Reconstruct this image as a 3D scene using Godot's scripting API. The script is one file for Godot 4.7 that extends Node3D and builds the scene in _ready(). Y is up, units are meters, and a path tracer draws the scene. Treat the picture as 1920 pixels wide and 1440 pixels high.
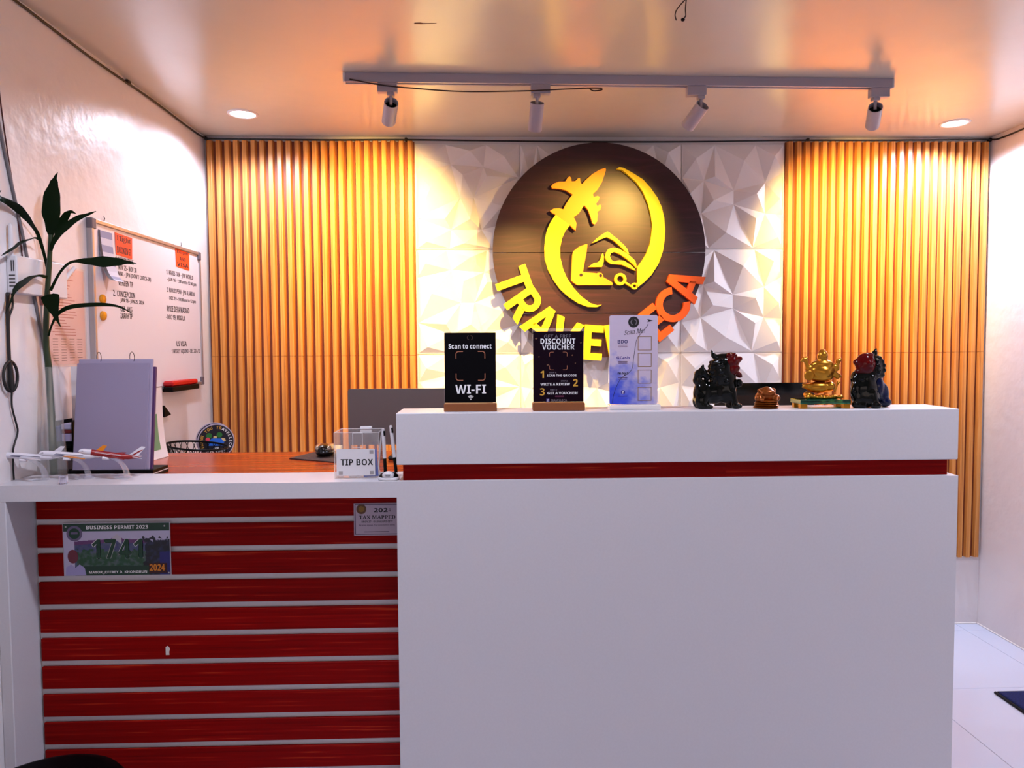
extends Node3D

# ---------------------------------------------------------------- helpers
var org := Vector3.ZERO
var taken := {}
var mats := {}

func numbered(n: String) -> String:
	if not taken.has(n):
		taken[n] = 0
		return n
	taken[n] += 1
	return "%s_%03d" % [n, taken[n]]

func thing(called: String, label: String, category: String, at: Vector3, group := "") -> Node3D:
	var o := Node3D.new()
	o.name = numbered(called)
	add_child(o)
	o.position = at
	o.set_meta("label", label)
	o.set_meta("category", category)
	if group != "":
		o.set_meta("group", group)
	org = at
	return o

func struct(called: String, at: Vector3) -> Node3D:
	var o := Node3D.new()
	o.name = called
	add_child(o)
	o.position = at
	o.set_meta("kind", "structure")
	org = at
	return o

func S() -> SurfaceTool:
	var st := SurfaceTool.new()
	st.begin(Mesh.PRIMITIVE_TRIANGLES)
	return st

func part(parent: Node, called: String, st: SurfaceTool, m: Material, label := "") -> MeshInstance3D:
	var mi := MeshInstance3D.new()
	mi.name = called
	mi.mesh = st.commit()
	mi.material_override = m
	mi.cast_shadow = GeometryInstance3D.SHADOW_CASTING_SETTING_ON
	parent.add_child(mi, true)
	if label != "":
		mi.set_meta("label", label)
	return mi

func piece(parent: Node, called: String, mesh: Mesh, m: Material, at: Vector3) -> MeshInstance3D:
	var mi := MeshInstance3D.new()
	mi.name = called
	mi.mesh = mesh
	mi.material_override = m
	parent.add_child(mi, true)
	mi.position = at - org
	return mi

func M(key: String, col: Color, rough := 0.6, metal := 0.0) -> StandardMaterial3D:
	if mats.has(key):
		return mats[key]
	var m := StandardMaterial3D.new()
	m.albedo_color = col
	m.roughness = rough
	m.metallic = metal
	mats[key] = m
	return m

func clear_mat(key: String, col: Color, alpha: float, rough := 0.03) -> StandardMaterial3D:
	if mats.has(key):
		return mats[key]
	var m := StandardMaterial3D.new()
	m.albedo_color = Color(col.r, col.g, col.b, alpha)
	m.transparency = BaseMaterial3D.TRANSPARENCY_ALPHA
	m.roughness = rough
	mats[key] = m
	return m

func solid_glass(key: String, col: Color, scale := 0.05, rough := 0.02) -> StandardMaterial3D:
	if mats.has(key):
		return mats[key]
	var m := StandardMaterial3D.new()
	m.albedo_color = Color(col.r, col.g, col.b, 0.03)
	m.refraction_enabled = true
	m.refraction_scale = scale
	m.roughness = rough
	mats[key] = m
	return m

func tri(st: SurfaceTool, a: Vector3, b: Vector3, c: Vector3, n := Vector3.ZERO) -> void:
	var f := (b - a).cross(c - a)
	if f.length_squared() < 1e-18:
		return
	var flip := f.dot(n) > 0.0
	if n == Vector3.ZERO:
		n = -f
	n = n.normalized()
	var fn := f.normalized() * (1.0 if flip else -1.0)
	for v in ([a, c, b] if flip else [a, b, c]):
		st.set_normal(fn)
		st.set_uv(Vector2(v.x, -v.y))
		st.add_vertex(v - org)

func quad(st: SurfaceTool, a: Vector3, b: Vector3, c: Vector3, d: Vector3, n: Vector3) -> void:
	tri(st, a, b, c, n)
	tri(st, a, c, d, n)

# smooth triangle: a normal for each corner
func stri(st: SurfaceTool, p: Array, n: Array, uv := []) -> void:
	var f: Vector3 = (p[1] - p[0]).cross(p[2] - p[0])
	if f.length_squared() < 1e-20:
		return
	var mean: Vector3 = n[0] + n[1] + n[2]
	var order := [0, 2, 1] if f.dot(mean) > 0.0 else [0, 1, 2]
	for i in order:
		st.set_normal(n[i])
		st.set_uv(uv[i] if uv.size() == 3 else Vector2(p[i].x, -p[i].y))
		st.add_vertex(p[i] - org)

func squad(st: SurfaceTool, p: Array, n: Array, uv := []) -> void:
	var has := uv.size() == 4
	stri(st, [p[0], p[1], p[2]], [n[0], n[1], n[2]], [uv[0], uv[1], uv[2]] if has else [])
	stri(st, [p[0], p[2], p[3]], [n[0], n[2], n[3]], [uv[0], uv[2], uv[3]] if has else [])

func box(st: SurfaceTool, lo: Vector3, hi: Vector3, bev := 0.0, bs := Basis(), pivot := Vector3.ZERO) -> void:
	var c := (lo + hi) * 0.5
	var h := (hi - lo) * 0.5
	bev = minf(bev, minf(h.x, minf(h.y, h.z)) * 0.95)
	var T := func(v: Vector3) -> Vector3: return pivot + bs * (v - pivot)
	var ax := [Vector3.RIGHT, Vector3.UP, Vector3.BACK]
	for i in 3:
		var j := (i + 1) % 3
		var k := (i + 2) % 3
		for s in [-1.0, 1.0]:
			var n: Vector3 = ax[i] * s
			var o: Vector3 = c + n * h[i]
			var u: Vector3 = ax[j] * (h[j] - bev)
			var w: Vector3 = ax[k] * (h[k] - bev)
			quad(st, T.call(o - u - w), T.call(o + u - w), T.call(o + u + w), T.call(o - u + w), bs * n)
	if bev <= 0.0:
		return
	for i in 3:
		var j := (i + 1) % 3
		var k := (i + 2) % 3
		for sj in [-1.0, 1.0]:
			for sk in [-1.0, 1.0]:
				var l: Vector3 = ax[i] * (h[i] - bev)
				var e1: Vector3 = c + ax[j] * sj * h[j] + ax[k] * sk * (h[k] - bev)
				var e2: Vector3 = c + ax[j] * sj * (h[j] - bev) + ax[k] * sk * h[k]
				quad(st, T.call(e1 - l), T.call(e1 + l), T.call(e2 + l), T.call(e2 - l), bs * (ax[j] * sj + ax[k] * sk))
	for sx in [-1.0, 1.0]:
		for sy in [-1.0, 1.0]:
			for sz in [-1.0, 1.0]:
				var q := Vector3(sx * h.x, sy * h.y, sz * h.z)
				tri(st, T.call(c + q - Vector3(0, sy, sz) * bev), T.call(c + q - Vector3(sx, 0, sz) * bev), T.call(c + q - Vector3(sx, sy, 0) * bev), bs * Vector3(sx, sy, sz))

func B(lo: Vector3, hi: Vector3, bev := 0.0) -> SurfaceTool:
	var st := S()
	box(st, lo, hi, bev)
	return st

# turned shape: profile of (radius, height) points round an axis
func lathe(st: SurfaceTool, prof: Array, at: Vector3, segs := 24, bs := Basis(), smooth := true) -> void:
	var np := prof.size()
	var nrm := []
	for i in np:
		var a: Vector2 = prof[maxi(i - 1, 0)]
		var b: Vector2 = prof[mini(i + 1, np - 1)]
		var t := (b - a).normalized()
		nrm.append(Vector2(t.y, -t.x))
	for i in np - 1:
		var p: Vector2 = prof[i]
		var q: Vector2 = prof[i + 1]
		if p.distance_to(q) < 1e-7:
			continue
		var t := (q - p).normalized()
		var fl := Vector2(t.y, -t.x)
		var n0: Vector2 = nrm[i] if smooth and nrm[i].dot(fl) > 0.75 else fl
		var n1: Vector2 = nrm[i + 1] if smooth and nrm[i + 1].dot(fl) > 0.75 else fl
		for s in segs:
			var a0 := TAU * s / segs
			var a1 := TAU * (s + 1) / segs
			var d0 := Vector3(cos(a0), 0, sin(a0))
			var d1 := Vector3(cos(a1), 0, sin(a1))
			var V := func(r: Vector2, d: Vector3) -> Vector3: return bs * (d * r.x + Vector3.UP * r.y)
			squad(st, [at + V.call(p, d0), at + V.call(p, d1), at + V.call(q, d1), at + V.call(q, d0)], [V.call(n0, d0), V.call(n0, d1), V.call(n1, d1), V.call(n1, d0)])

func tube(st: SurfaceTool, pts: Array, rad, segs := 8, caps := true) -> void:
	var n := pts.size()
	var fr := []
	var up := Vector3.UP
	for i in n:
		var t: Vector3 = (pts[mini(i + 1, n - 1)] - pts[maxi(i - 1, 0)]).normalized()
		if i == 0:
			up = Vector3.UP if absf(t.y) < 0.9 else Vector3.RIGHT
		var x := up.cross(t).normalized()
		up = t.cross(x).normalized()
		fr.append([x, up, t])
	for i in n - 1:
		for s in segs:
			var P := []
			var N := []
			for e in [[i, s], [i, s + 1], [i + 1, s + 1], [i + 1, s]]:
				var a: float = TAU * e[1] / segs
				var d: Vector3 = fr[e[0]][0] * cos(a) + fr[e[0]][1] * sin(a)
				var r: float = rad[e[0]] if rad is Array else rad
				P.append(pts[e[0]] + d * r)
				N.append(d)
			squad(st, P, N)
	if caps:
		for e in [0, n - 1]:
			var r: float = rad[e] if rad is Array else rad
			var nn: Vector3 = fr[e][2] * (-1.0 if e == 0 else 1.0)
			for s in segs:
				var a0 := TAU * s / segs
				var a1 := TAU * (s + 1) / segs
				tri(st, pts[e], pts[e] + (fr[e][0] * cos(a0) + fr[e][1] * sin(a0)) * r, pts[e] + (fr[e][0] * cos(a1) + fr[e][1] * sin(a1)) * r, nn)

func smooth_path(pts: Array, k := 6) -> Array:
	var c := Curve3D.new()
	for i in pts.size():
		var t: Vector3 = (pts[mini(i + 1, pts.size() - 1)] - pts[maxi(i - 1, 0)]) / 6.0
		c.add_point(pts[i], -t, t)
	var out := []
	for i in pts.size() - 1:
		for j in k:
			out.append(c.sample(i, float(j) / k))
	out.append(pts[-1])
	return out

# flat outline in the x-y plane given thickness from z0 to z1, placed by xf
func prism(st: SurfaceTool, poly: PackedVector2Array, z0: float, z1: float, xf := Transform3D()) -> void:
	if Geometry2D.is_polygon_clockwise(poly):
		poly.reverse()
	var idx := Geometry2D.triangulate_polygon(poly)
	for i in range(0, idx.size(), 3):
		for z in [z0, z1]:
			var n: Vector3 = xf.basis * Vector3(0, 0, 1.0 if z == z1 else -1.0)
			var v := []
			for j in 3:
				v.append(xf * Vector3(poly[idx[i + j]].x, poly[idx[i + j]].y, z))
			tri(st, v[0], v[1], v[2], n)
	for i in poly.size():
		var a := poly[i]
		var b := poly[(i + 1) % poly.size()]
		var d := b - a
		quad(st, xf * Vector3(a.x, a.y, z0), xf * Vector3(b.x, b.y, z0), xf * Vector3(b.x, b.y, z1), xf * Vector3(a.x, a.y, z1), xf.basis * Vector3(d.y, -d.x, 0))

func pv(flat: Array) -> PackedVector2Array:
	var p := PackedVector2Array()
	for i in range(0, flat.size(), 2):
		p.append(Vector2(flat[i], flat[i + 1]))
	return p

func rect(x0: float, y0: float, x1: float, y1: float) -> PackedVector2Array:
	return PackedVector2Array([Vector2(x0, y0), Vector2(x1, y0), Vector2(x1, y1), Vector2(x0, y1)])

func rrect(x0: float, y0: float, x1: float, y1: float, r: float) -> PackedVector2Array:
	var p := PackedVector2Array()
	for q in [[x1 - r, y1 - r, 0.0], [x0 + r, y1 - r, 90.0], [x0 + r, y0 + r, 180.0], [x1 - r, y0 + r, 270.0]]:
		for i in 5:
			var a := deg_to_rad(q[2] + 22.5 * i)
			p.append(Vector2(q[0] + cos(a) * r, q[1] + sin(a) * r))
	return p

func disc(x: float, y: float, r: float, n := 28, ry := -1.0) -> PackedVector2Array:
	var p := PackedVector2Array()
	for i in n:
		p.append(Vector2(x + cos(TAU * i / n) * r, y + sin(TAU * i / n) * (r if ry < 0.0 else ry)))
	return p

# bar bent into an arc, as an outline; ends square
func arc(x: float, y: float, ri: float, ro: float, a0: float, a1: float, n := 20) -> PackedVector2Array:
	var p := PackedVector2Array()
	for i in n + 1:
		var a := deg_to_rad(lerpf(a0, a1, float(i) / n))
		p.append(Vector2(x + cos(a) * ro, y + sin(a) * ro))
	for i in n + 1:
		var a := deg_to_rad(lerpf(a1, a0, float(i) / n))
		p.append(Vector2(x + cos(a) * ri, y + sin(a) * ri))
	return p

func ring(st: SurfaceTool, x: float, y: float, ri: float, ro: float, z0: float, z1: float, xf := Transform3D(), n := 24) -> void:
	prism(st, arc(x, y, ri, ro, 0, 180, n / 2), z0, z1, xf)
	prism(st, arc(x, y, ri, ro, 180, 360, n / 2), z0, z1, xf)

func ellipsoid(st: SurfaceTool, c: Vector3, r: Vector3, bs := Basis(), nu := 16, nv := 10) -> void:
	var P := func(u: float, v: float) -> Vector3: return Vector3(cos(u) * sin(v), cos(v), sin(u) * sin(v))
	for i in nu:
		for j in nv:
			var p := []
			var n := []
			for e in [[i, j], [i + 1, j], [i + 1, j + 1], [i, j + 1]]:
				var d: Vector3 = P.call(TAU * e[0] / nu, PI * e[1] / nv)
				p.append(c + bs * (d * r))
				n.append((bs * (d / r)).normalized())
			squad(st, p, n)

# lettering printed on or fixed to a surface: centred at "at", across "xd", height of the glyphs h
var font_cache := {}
func text(parent: Node, s: String, h: float, at: Vector3, m: Material, w := 0.0, xd := Vector3.RIGHT, yd := Vector3.UP, face := "Droid Sans", weight := 700, depth := 0.0004) -> MeshInstance3D:
	var key := face + str(weight)
	if not font_cache.has(key):
		var f := SystemFont.new()
		f.font_names = PackedStringArray([face])
		f.font_weight = weight
		font_cache[key] = f
	var t := TextMesh.new()
	t.font = font_cache[key]
	t.text = s
	t.font_size = 48
	t.pixel_size = 0.01
	t.depth = 0.02
	t.curve_step = 2.0
	var bb := t.get_aabb()
	var mi := MeshInstance3D.new()
	mi.name = "lettering"
	mi.mesh = t
	mi.material_override = m
	parent.add_child(mi, true)
	var sy := h / maxf(bb.size.y, 0.001)
	var sx := sy if w <= 0.0 else w / maxf(bb.size.x, 0.001)
	var zd := xd.cross(yd).normalized()
	var bs := Basis(xd * sx, yd * sy, zd * (depth / 0.02))
	var c := bb.position + bb.size * 0.5
	mi.transform = Transform3D(bs, at - org - bs * Vector3(c.x, c.y, 0.0))
	return mi

# flat print: a thin outline on a surface
func flat(parent: Node, called: String, poly: PackedVector2Array, m: Material, at: Vector3, xd := Vector3.RIGHT, yd := Vector3.UP, t := 0.0003) -> MeshInstance3D:
	var st := S()
	prism(st, poly, 0.0, t, Transform3D(Basis(xd, yd, xd.cross(yd)), at))
	return part(parent, called, st, m)

# blended solid: capsules [a, b, ra, rb] and ellipsoids [centre, radii], joined with a smooth minimum and meshed as surface nets
func blend(st: SurfaceTool, prims: Array, k: float, cell: float, at: Vector3) -> void:
	var lo := Vector3.ONE * 1e9
	var hi := -lo
	for p in prims:
		if p.size() == 2:
			lo = lo.min(p[0] - p[1])
			hi = hi.max(p[0] + p[1])
		else:
			lo = lo.min((p[0] - Vector3.ONE * p[2]).min(p[1] - Vector3.ONE * p[3]))
			hi = hi.max((p[0] + Vector3.ONE * p[2]).max(p[1] + Vector3.ONE * p[3]))
	lo -= Vector3.ONE * (cell * 3.0 + k)
	hi += Vector3.ONE * (cell * 3.0 + k)
	var nx := int((hi.x - lo.x) / cell) + 2
	var ny := int((hi.y - lo.y) / cell) + 2
	var nz := int((hi.z - lo.z) / cell) + 2
	var F := PackedFloat32Array()
	F.resize(nx * ny * nz)
	F.fill(0.05)
	for p in prims:
		var a: Vector3 = p[0]
		var pl: Vector3
		var ph: Vector3
		var ell: bool = p.size() == 2
		if ell:
			pl = a - p[1]
			ph = a + p[1]
		else:
			pl = (a - Vector3.ONE * p[2]).min(p[1] - Vector3.ONE * p[3])
			ph = (a + Vector3.ONE * p[2]).max(p[1] + Vector3.ONE * p[3])
		var g := k + cell * 2.5
		var i0 := maxi(int((pl.x - g - lo.x) / cell), 0)
		var i1 := mini(int((ph.x + g - lo.x) / cell) + 1, nx - 1)
		var j0 := maxi(int((pl.y - g - lo.y) / cell), 0)
		var j1 := mini(int((ph.y + g - lo.y) / cell) + 1, ny - 1)
		var k0 := maxi(int((pl.z - g - lo.z) / cell), 0)
		var k1 := mini(int((ph.z + g - lo.z) / cell) + 1, nz - 1)
		var r3: Vector3 = p[1] if ell else Vector3.ONE
		var mr := minf(r3.x, minf(r3.y, r3.z))
		var ab: Vector3 = Vector3.ZERO if ell else p[1] - a
		var l2 := maxf(ab.length_squared(), 1e-12)
		var ra: float = 0.0 if ell else p[2]
		var rb: float = 0.0 if ell else p[3]
		for kk in range(k0, k1 + 1):
			for jj in range(j0, j1 + 1):
				for ii in range(i0, i1 + 1):
					var q := lo + Vector3(ii, jj, kk) * cell
					var d: float
					if ell:
						var e := (q - a) / r3
						var el := e.length()
						var e2 := (e / r3).length()
						d = el * (el - 1.0) / e2 if e2 > 1e-6 else -mr
					else:
						var t := clampf((q - a).dot(ab) / l2, 0.0, 1.0)
						d = (q - a - ab * t).length() - lerpf(ra, rb, t)
					var at_i := ii + nx * (jj + ny * kk)
					var o := F[at_i]
					var hh := maxf(k - absf(o - d), 0.0) / k
					F[at_i] = minf(o, d) - hh * hh * k * 0.25
	var vid := {}
	var V := []
	var N := []
	var sy := nx
	var sz := nx * ny
	for kk in nz - 1:
		for jj in ny - 1:
			for ii in nx - 1:
				var b := ii + sy * jj + sz * kk
				var inside := 0
				for c in 8:
					if F[b + (c & 1) + sy * ((c >> 1) & 1) + sz * (c >> 2)] < 0.0:
						inside += 1
				if inside == 0 or inside == 8:
					continue
				var sum := Vector3.ZERO
				var cnt := 0
				for e in 12:
					var ax := e / 4
					var o1 := (e & 1)
					var o2 := (e >> 1) & 1
					var c0 := Vector3i.ZERO
					c0[(ax + 1) % 3] = o1
					c0[(ax + 2) % 3] = o2
					var c1 := c0
					c1[ax] = 1
					var f0 := F[b + c0.x + sy * c0.y + sz * c0.z]
					var f1 := F[b + c1.x + sy * c1.y + sz * c1.z]
					if (f0 < 0.0) != (f1 < 0.0):
						sum += Vector3(c0).lerp(Vector3(c1), f0 / (f0 - f1))
						cnt += 1
				vid[b] = V.size()
				V.append(at + lo + (Vector3(ii, jj, kk) + sum / cnt) * cell)
				var gx := 0.0
				var gy := 0.0
				var gz := 0.0
				for c in 8:
					var f := F[b + (c & 1) + sy * ((c >> 1) & 1) + sz * (c >> 2)]
					gx += f if c & 1 else -f
					gy += f if c & 2 else -f
					gz += f if c & 4 else -f
				N.append(Vector3(gx, gy, gz).normalized())
	for kk in range(1, nz - 1):
		for jj in range(1, ny - 1):
			for ii in range(1, nx - 1):
				var b := ii + sy * jj + sz * kk
				var f0 := F[b]
				for ax in 3:
					var f1 := F[b + [1, sy, sz][ax]]
					if (f0 < 0.0) == (f1 < 0.0):
						continue
					var u: int = [1, sy, sz][(ax + 1) % 3]
					var w: int = [1, sy, sz][(ax + 2) % 3]
					var q := [vid[b], vid[b - u], vid[b - u - w], vid[b - w]]
					squad(st, [V[q[0]], V[q[1]], V[q[2]], V[q[3]]], [N[q[0]], N[q[1]], N[q[2]], N[q[3]]])

# ---------------------------------------------------------------- textures
func wood_image(w: int, h: int, seed_: int, along_y: bool, cols: Array, fine: float, wave: float) -> ImageTexture:
	var n := FastNoiseLite.new()
	n.seed = seed_
	n.frequency = 1.0
	n.fractal_octaves = 3
	var n2 := FastNoiseLite.new()
	n2.seed = seed_ + 7
	n2.frequency = 1.0
	n2.fractal_octaves = 2
	var im := Image.create(w, h, false, Image.FORMAT_RGB8)
	for y in h:
		for x in w:
			var a := float(x) / w if along_y else float(y) / h
			var b := float(y) / h if along_y else float(x) / w
			var bend := n2.get_noise_2d(a * 6.0, b * 3.0) * wave
			var g := n.get_noise_2d((a + bend) * fine, b * 2.5) * 0.5 + 0.5
			var g2 := n2.get_noise_2d((a + bend) * fine * 3.1, b * 9.0 + 40.0) * 0.5 + 0.5
			var v := clampf((g * 0.7 + g2 * 0.3 - 0.5) * 1.9 + 0.5, 0.0, 1.0) * (cols.size() - 1.001)
			var i := int(v)
			im.set_pixel(x, y, cols[i].lerp(cols[i + 1], v - i))
	im.generate_mipmaps()
	return ImageTexture.create_from_image(im)

func grain_image(s: int, seed_: int, freq: float, c0: Color, c1: Color, oct := 3) -> ImageTexture:
	var n := FastNoiseLite.new()
	n.seed = seed_
	n.frequency = freq / s
	n.fractal_octaves = oct
	var im := n.get_seamless_image(s, s)
	im.convert(Image.FORMAT_RGB8)
	for y in s:
		for x in s:
			im.set_pixel(x, y, c0.lerp(c1, im.get_pixel(x, y).r))
	im.generate_mipmaps()
	return ImageTexture.create_from_image(im)

func bump_image(s: int, seed_: int, freq: float, strength: float, oct := 3) -> ImageTexture:
	var n := FastNoiseLite.new()
	n.seed = seed_
	n.frequency = freq / s
	n.fractal_octaves = oct
	var im := n.get_seamless_image(s, s)
	im.convert(Image.FORMAT_RGBA8)
	im.bump_map_to_normal_map(strength)
	return ImageTexture.create_from_image(im)

func world_mapped(m: StandardMaterial3D, tex: Texture2D, scale: Vector3, nrm: Texture2D = null, ns := 1.0) -> StandardMaterial3D:
	m.uv1_triplanar = true
	m.uv1_world_triplanar = true
	m.uv1_scale = scale
	if tex:
		m.albedo_texture = tex
	if nrm:
		m.normal_enabled = true
		m.normal_texture = nrm
		m.normal_scale = ns
	return m

# ---------------------------------------------------------------- the room's measures
const W := 3.775
const H := 2.40
const FRONT := 5.3
const CZ := 1.569
const LEDGE := 1.22
const LOW := 1.0325
const DESK := 1.015

const PLANE := [0.0281,0.3824, 0.0011,0.3739, -0.0335,0.3534, -0.0611,0.3296, -0.0819,0.3075, -0.0888,0.3160, -0.0905,0.3347, -0.0974,0.3364, -0.1129,0.3211, -0.1302,0.3201, -0.1319,0.3364, -0.1388,0.3432, -0.1474,0.3381, -0.1595,0.3194, -0.1889,0.3187, -0.2148,0.3092, -0.2262,0.2973, -0.2200,0.2881, -0.1889,0.2871, -0.1545,0.2786, -0.1251,0.2598, -0.1425,0.2377, -0.1581,0.2138, -0.1685,0.1916, -0.1892,0.1968, -0.2134,0.1951, -0.2314,0.1849, -0.2203,0.1746, -0.2048,0.1668, -0.1738,0.1455, -0.1375,0.1182, -0.1237,0.1027, -0.1116,0.0942, -0.1070,0.1250, -0.1115,0.1386, -0.1201,0.1557, -0.0959,0.1728, -0.0716,0.2104, -0.0543,0.1899, -0.0422,0.1591, -0.0336,0.1283, -0.0232,0.1207, -0.0110,0.1351, -0.0076,0.1659, -0.0093,0.1796, 0.0046,0.1898, 0.0098,0.2069, 0.0028,0.2144, -0.0093,0.2069, -0.0162,0.2171, -0.0041,0.2325, 0.0011,0.2479, -0.0076,0.2540, -0.0266,0.2479, -0.0300,0.2615, -0.0093,0.2820, 0.0115,0.3160, 0.0236,0.3501, 0.0305,0.3739]
const CRESCENT_A := [-0.2048,0.1668, -0.2274,0.1354, -0.2448,0.0978, -0.2536,0.0602, -0.2577,0.0120, -0.2560,-0.0386, -0.2409,-0.0877, -0.2143,-0.1370, -0.1839,-0.1788, -0.1458,-0.2131, -0.0999,-0.2437, -0.0539,-0.2611, -0.0117,-0.2624, 0.0121,-0.2518, -0.0117,-0.2536, -0.0424,-0.2440, -0.0845,-0.2134, -0.1227,-0.1715, -0.1532,-0.1259, -0.1722,-0.0804, -0.1835,-0.0312, -0.1845,0.0110, -0.1757,0.0566, -0.1583,0.0942, -0.1375,0.1182]
const CRESCENT_B := [0.0801,0.3783, 0.0936,0.3863, 0.1116,0.3828, 0.1499,0.3629, 0.2040,0.3297, 0.2403,0.2898, 0.2720,0.2454, 0.2926,0.2010, 0.3041,0.1520, 0.3089,0.0984, 0.3068,0.0493, 0.2980,-0.0044, 0.2778,-0.0625, 0.2462,-0.1118, 0.2100,-0.1476, 0.1783,-0.1722, 0.1791,-0.1475, 0.1781,-0.1071, 0.1790,-0.0757, 0.1961,-0.0534, 0.2187,-0.0176, 0.2367,0.0271, 0.2433,0.0718, 0.2477,0.1164, 0.2407,0.1654, 0.2270,0.2188, 0.2042,0.2721, 0.1725,0.3164, 0.1274,0.3563, 0.1048,0.3739]
const SEAT := [-0.0614,0.0317, -0.0562,0.0289, -0.0597,-0.0054, -0.0684,-0.0500, -0.0771,-0.0982, -0.0406,-0.1017, -0.0128,-0.1046, -0.0023,-0.1012, 0.0098,-0.1036, 0.0168,-0.1123, 0.0185,-0.1233, 0.0429,-0.1365, 0.0632,-0.1504, 0.0604,-0.1600, -0.1033,-0.1594, -0.1206,-0.1480, -0.1328,-0.1376, -0.1310,-0.1015, -0.1291,-0.0499, -0.1274,-0.0190, -0.1221,-0.0018, -0.0961,0.0187]
const ROOF := [-0.0353,0.0358, -0.0128,0.0563, 0.0150,0.0768, 0.0376,0.0888, 0.0497,0.0819, 0.0845,0.0544, 0.1124,0.0286, 0.1298,0.0097, 0.1396,-0.0162, 0.1316,-0.0127, 0.0985,0.0218, 0.0671,0.0476, 0.0341,0.0638, 0.0081,0.0546, -0.0197,0.0409]
const TICK := [0.0150,-0.0107, 0.0213,-0.0262, 0.0203,-0.0503, 0.0116,-0.0750, -0.0510,-0.0749, -0.0406,-0.0673, -0.0267,-0.0577, -0.0058,-0.0536, 0.0046,-0.0399, 0.0098,-0.0193]
const LOOP := [0.1746,-0.0800, 0.1735,-0.0645, 0.1683,-0.0472, 0.1508,-0.0300, 0.1229,-0.0092, 0.0915,0.0097, 0.0637,0.0150, 0.0428,0.0081, 0.0307,-0.0090, 0.0272,-0.0296, 0.0342,-0.0469, 0.0533,-0.0607, 0.0777,-0.0625, 0.1056,-0.0643, 0.1369,-0.0781, 0.1701,-0.0938, 0.1649,-0.0834, 0.1439,-0.0644, 0.1160,-0.0471, 0.0916,-0.0443, 0.0707,-0.0504, 0.0568,-0.0435, 0.0491,-0.0263, 0.0540,-0.0108, 0.0707,-0.0050, 0.0985,-0.0161, 0.1334,-0.0402, 0.1578,-0.0610]
const LEAVES := [
	[0.0636,1.7235,1.3700,0.0048, 0.0664,1.7575,1.3700,0.0160, 0.0708,1.7961,1.3700,0.0272, 0.0740,1.8422,1.3700,0.0248, 0.0785,1.8806,1.3700,0.0128, 0.0822,1.8990,1.3700,0.0048, 0.0888,1.9144,1.3700,0.0008],
	[0.0491,1.6114,1.3600,0.0048, 0.0375,1.6738,1.3600,0.0048, 0.0213,1.7359,1.3600,0.0056, 0.0209,1.7623,1.3880,0.0079, 0.0213,1.7865,1.4240,0.0140, 0.0202,1.8080,1.4680,0.0183, 0.0206,1.8152,1.5200,0.0179, 0.0222,1.8114,1.5800,0.0087],
	[0.0681,1.6867,1.3800,0.0048, 0.0734,1.7051,1.3800,0.0064, 0.0912,1.7328,1.3800,0.0088, 0.1149,1.7558,1.3800,0.0103, 0.1462,1.7788,1.3800,0.0080, 0.1772,1.7911,1.3800,0.0040, 0.2004,1.8003,1.3800,0.0008],
	[0.0528,1.7246,1.3300,0.0049, 0.0663,1.7529,1.3300,0.0114, 0.0765,1.7749,1.3300,0.0138, 0.0881,1.7953,1.3300,0.0114, 0.1010,1.8079,1.3300,0.0049, 0.1164,1.8016,1.3300,0.0008],
	[0.0388,1.7191,1.3800,0.0032, 0.0308,1.7204,1.3920,0.0040, 0.0310,1.7118,1.4200,0.0070, 0.0304,1.6977,1.4560,0.0092, 0.0322,1.6801,1.4880,0.0068, 0.0314,1.6610,1.5240,0.0059, 0.0323,1.6508,1.5480,0.0007],
	[0.0741,1.5692,1.4000,0.0047, 0.0985,1.6152,1.4000,0.0039, 0.1222,1.6427,1.4000,0.0039, 0.1453,1.6533,1.4000,0.0039, 0.1833,1.6532,1.4000,0.0095, 0.2288,1.6516,1.4000,0.0158, 0.2668,1.6515,1.4000,0.0118, 0.2972,1.6498,1.4000,0.0047, 0.3215,1.6467,1.4000,0.0008],
	[0.0534,1.6105,1.3700,0.0032, 0.0464,1.6105,1.4020,0.0055, 0.0453,1.6011,1.4380,0.0139, 0.0470,1.5826,1.4780,0.0152, 0.0464,1.5657,1.5060,0.0105, 0.0468,1.5482,1.5260,0.0037, 0.0459,1.5198,1.5420,0.0022, 0.0465,1.4959,1.5620,0.0007],
	[0.0810,1.5593,1.4100,0.0078, 0.0823,1.5516,1.4100,0.0267, 0.0847,1.5363,1.4100,0.0243, 0.0885,1.5149,1.4100,0.0157, 0.0924,1.4964,1.4100,0.0078, 0.0993,1.4765,1.4100,0.0031, 0.1049,1.4642,1.4100,0.0008],
	[0.0574,1.4386,1.3900,0.0032, 0.0677,1.4695,1.3900,0.0032, 0.0856,1.5004,1.3900,0.0048, 0.1122,1.5189,1.3900,0.0063, 0.1507,1.5264,1.3900,0.0063, 0.2120,1.5293,1.3900,0.0055, 0.2578,1.5244,1.3900,0.0032, 0.2881,1.5103,1.3900,0.0016, 0.3001,1.5025,1.3900,0.0008],
]

func _ready() -> void:
	camera_and_light()
	make_materials()
	room()
	cladding()
	counter()
	ceiling_fittings()
	logo_sign()
	counter_signs()
	figurines()
	low_counter_things()
	wall_things()
	desk_things()
	permits()
	foreground()

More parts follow.
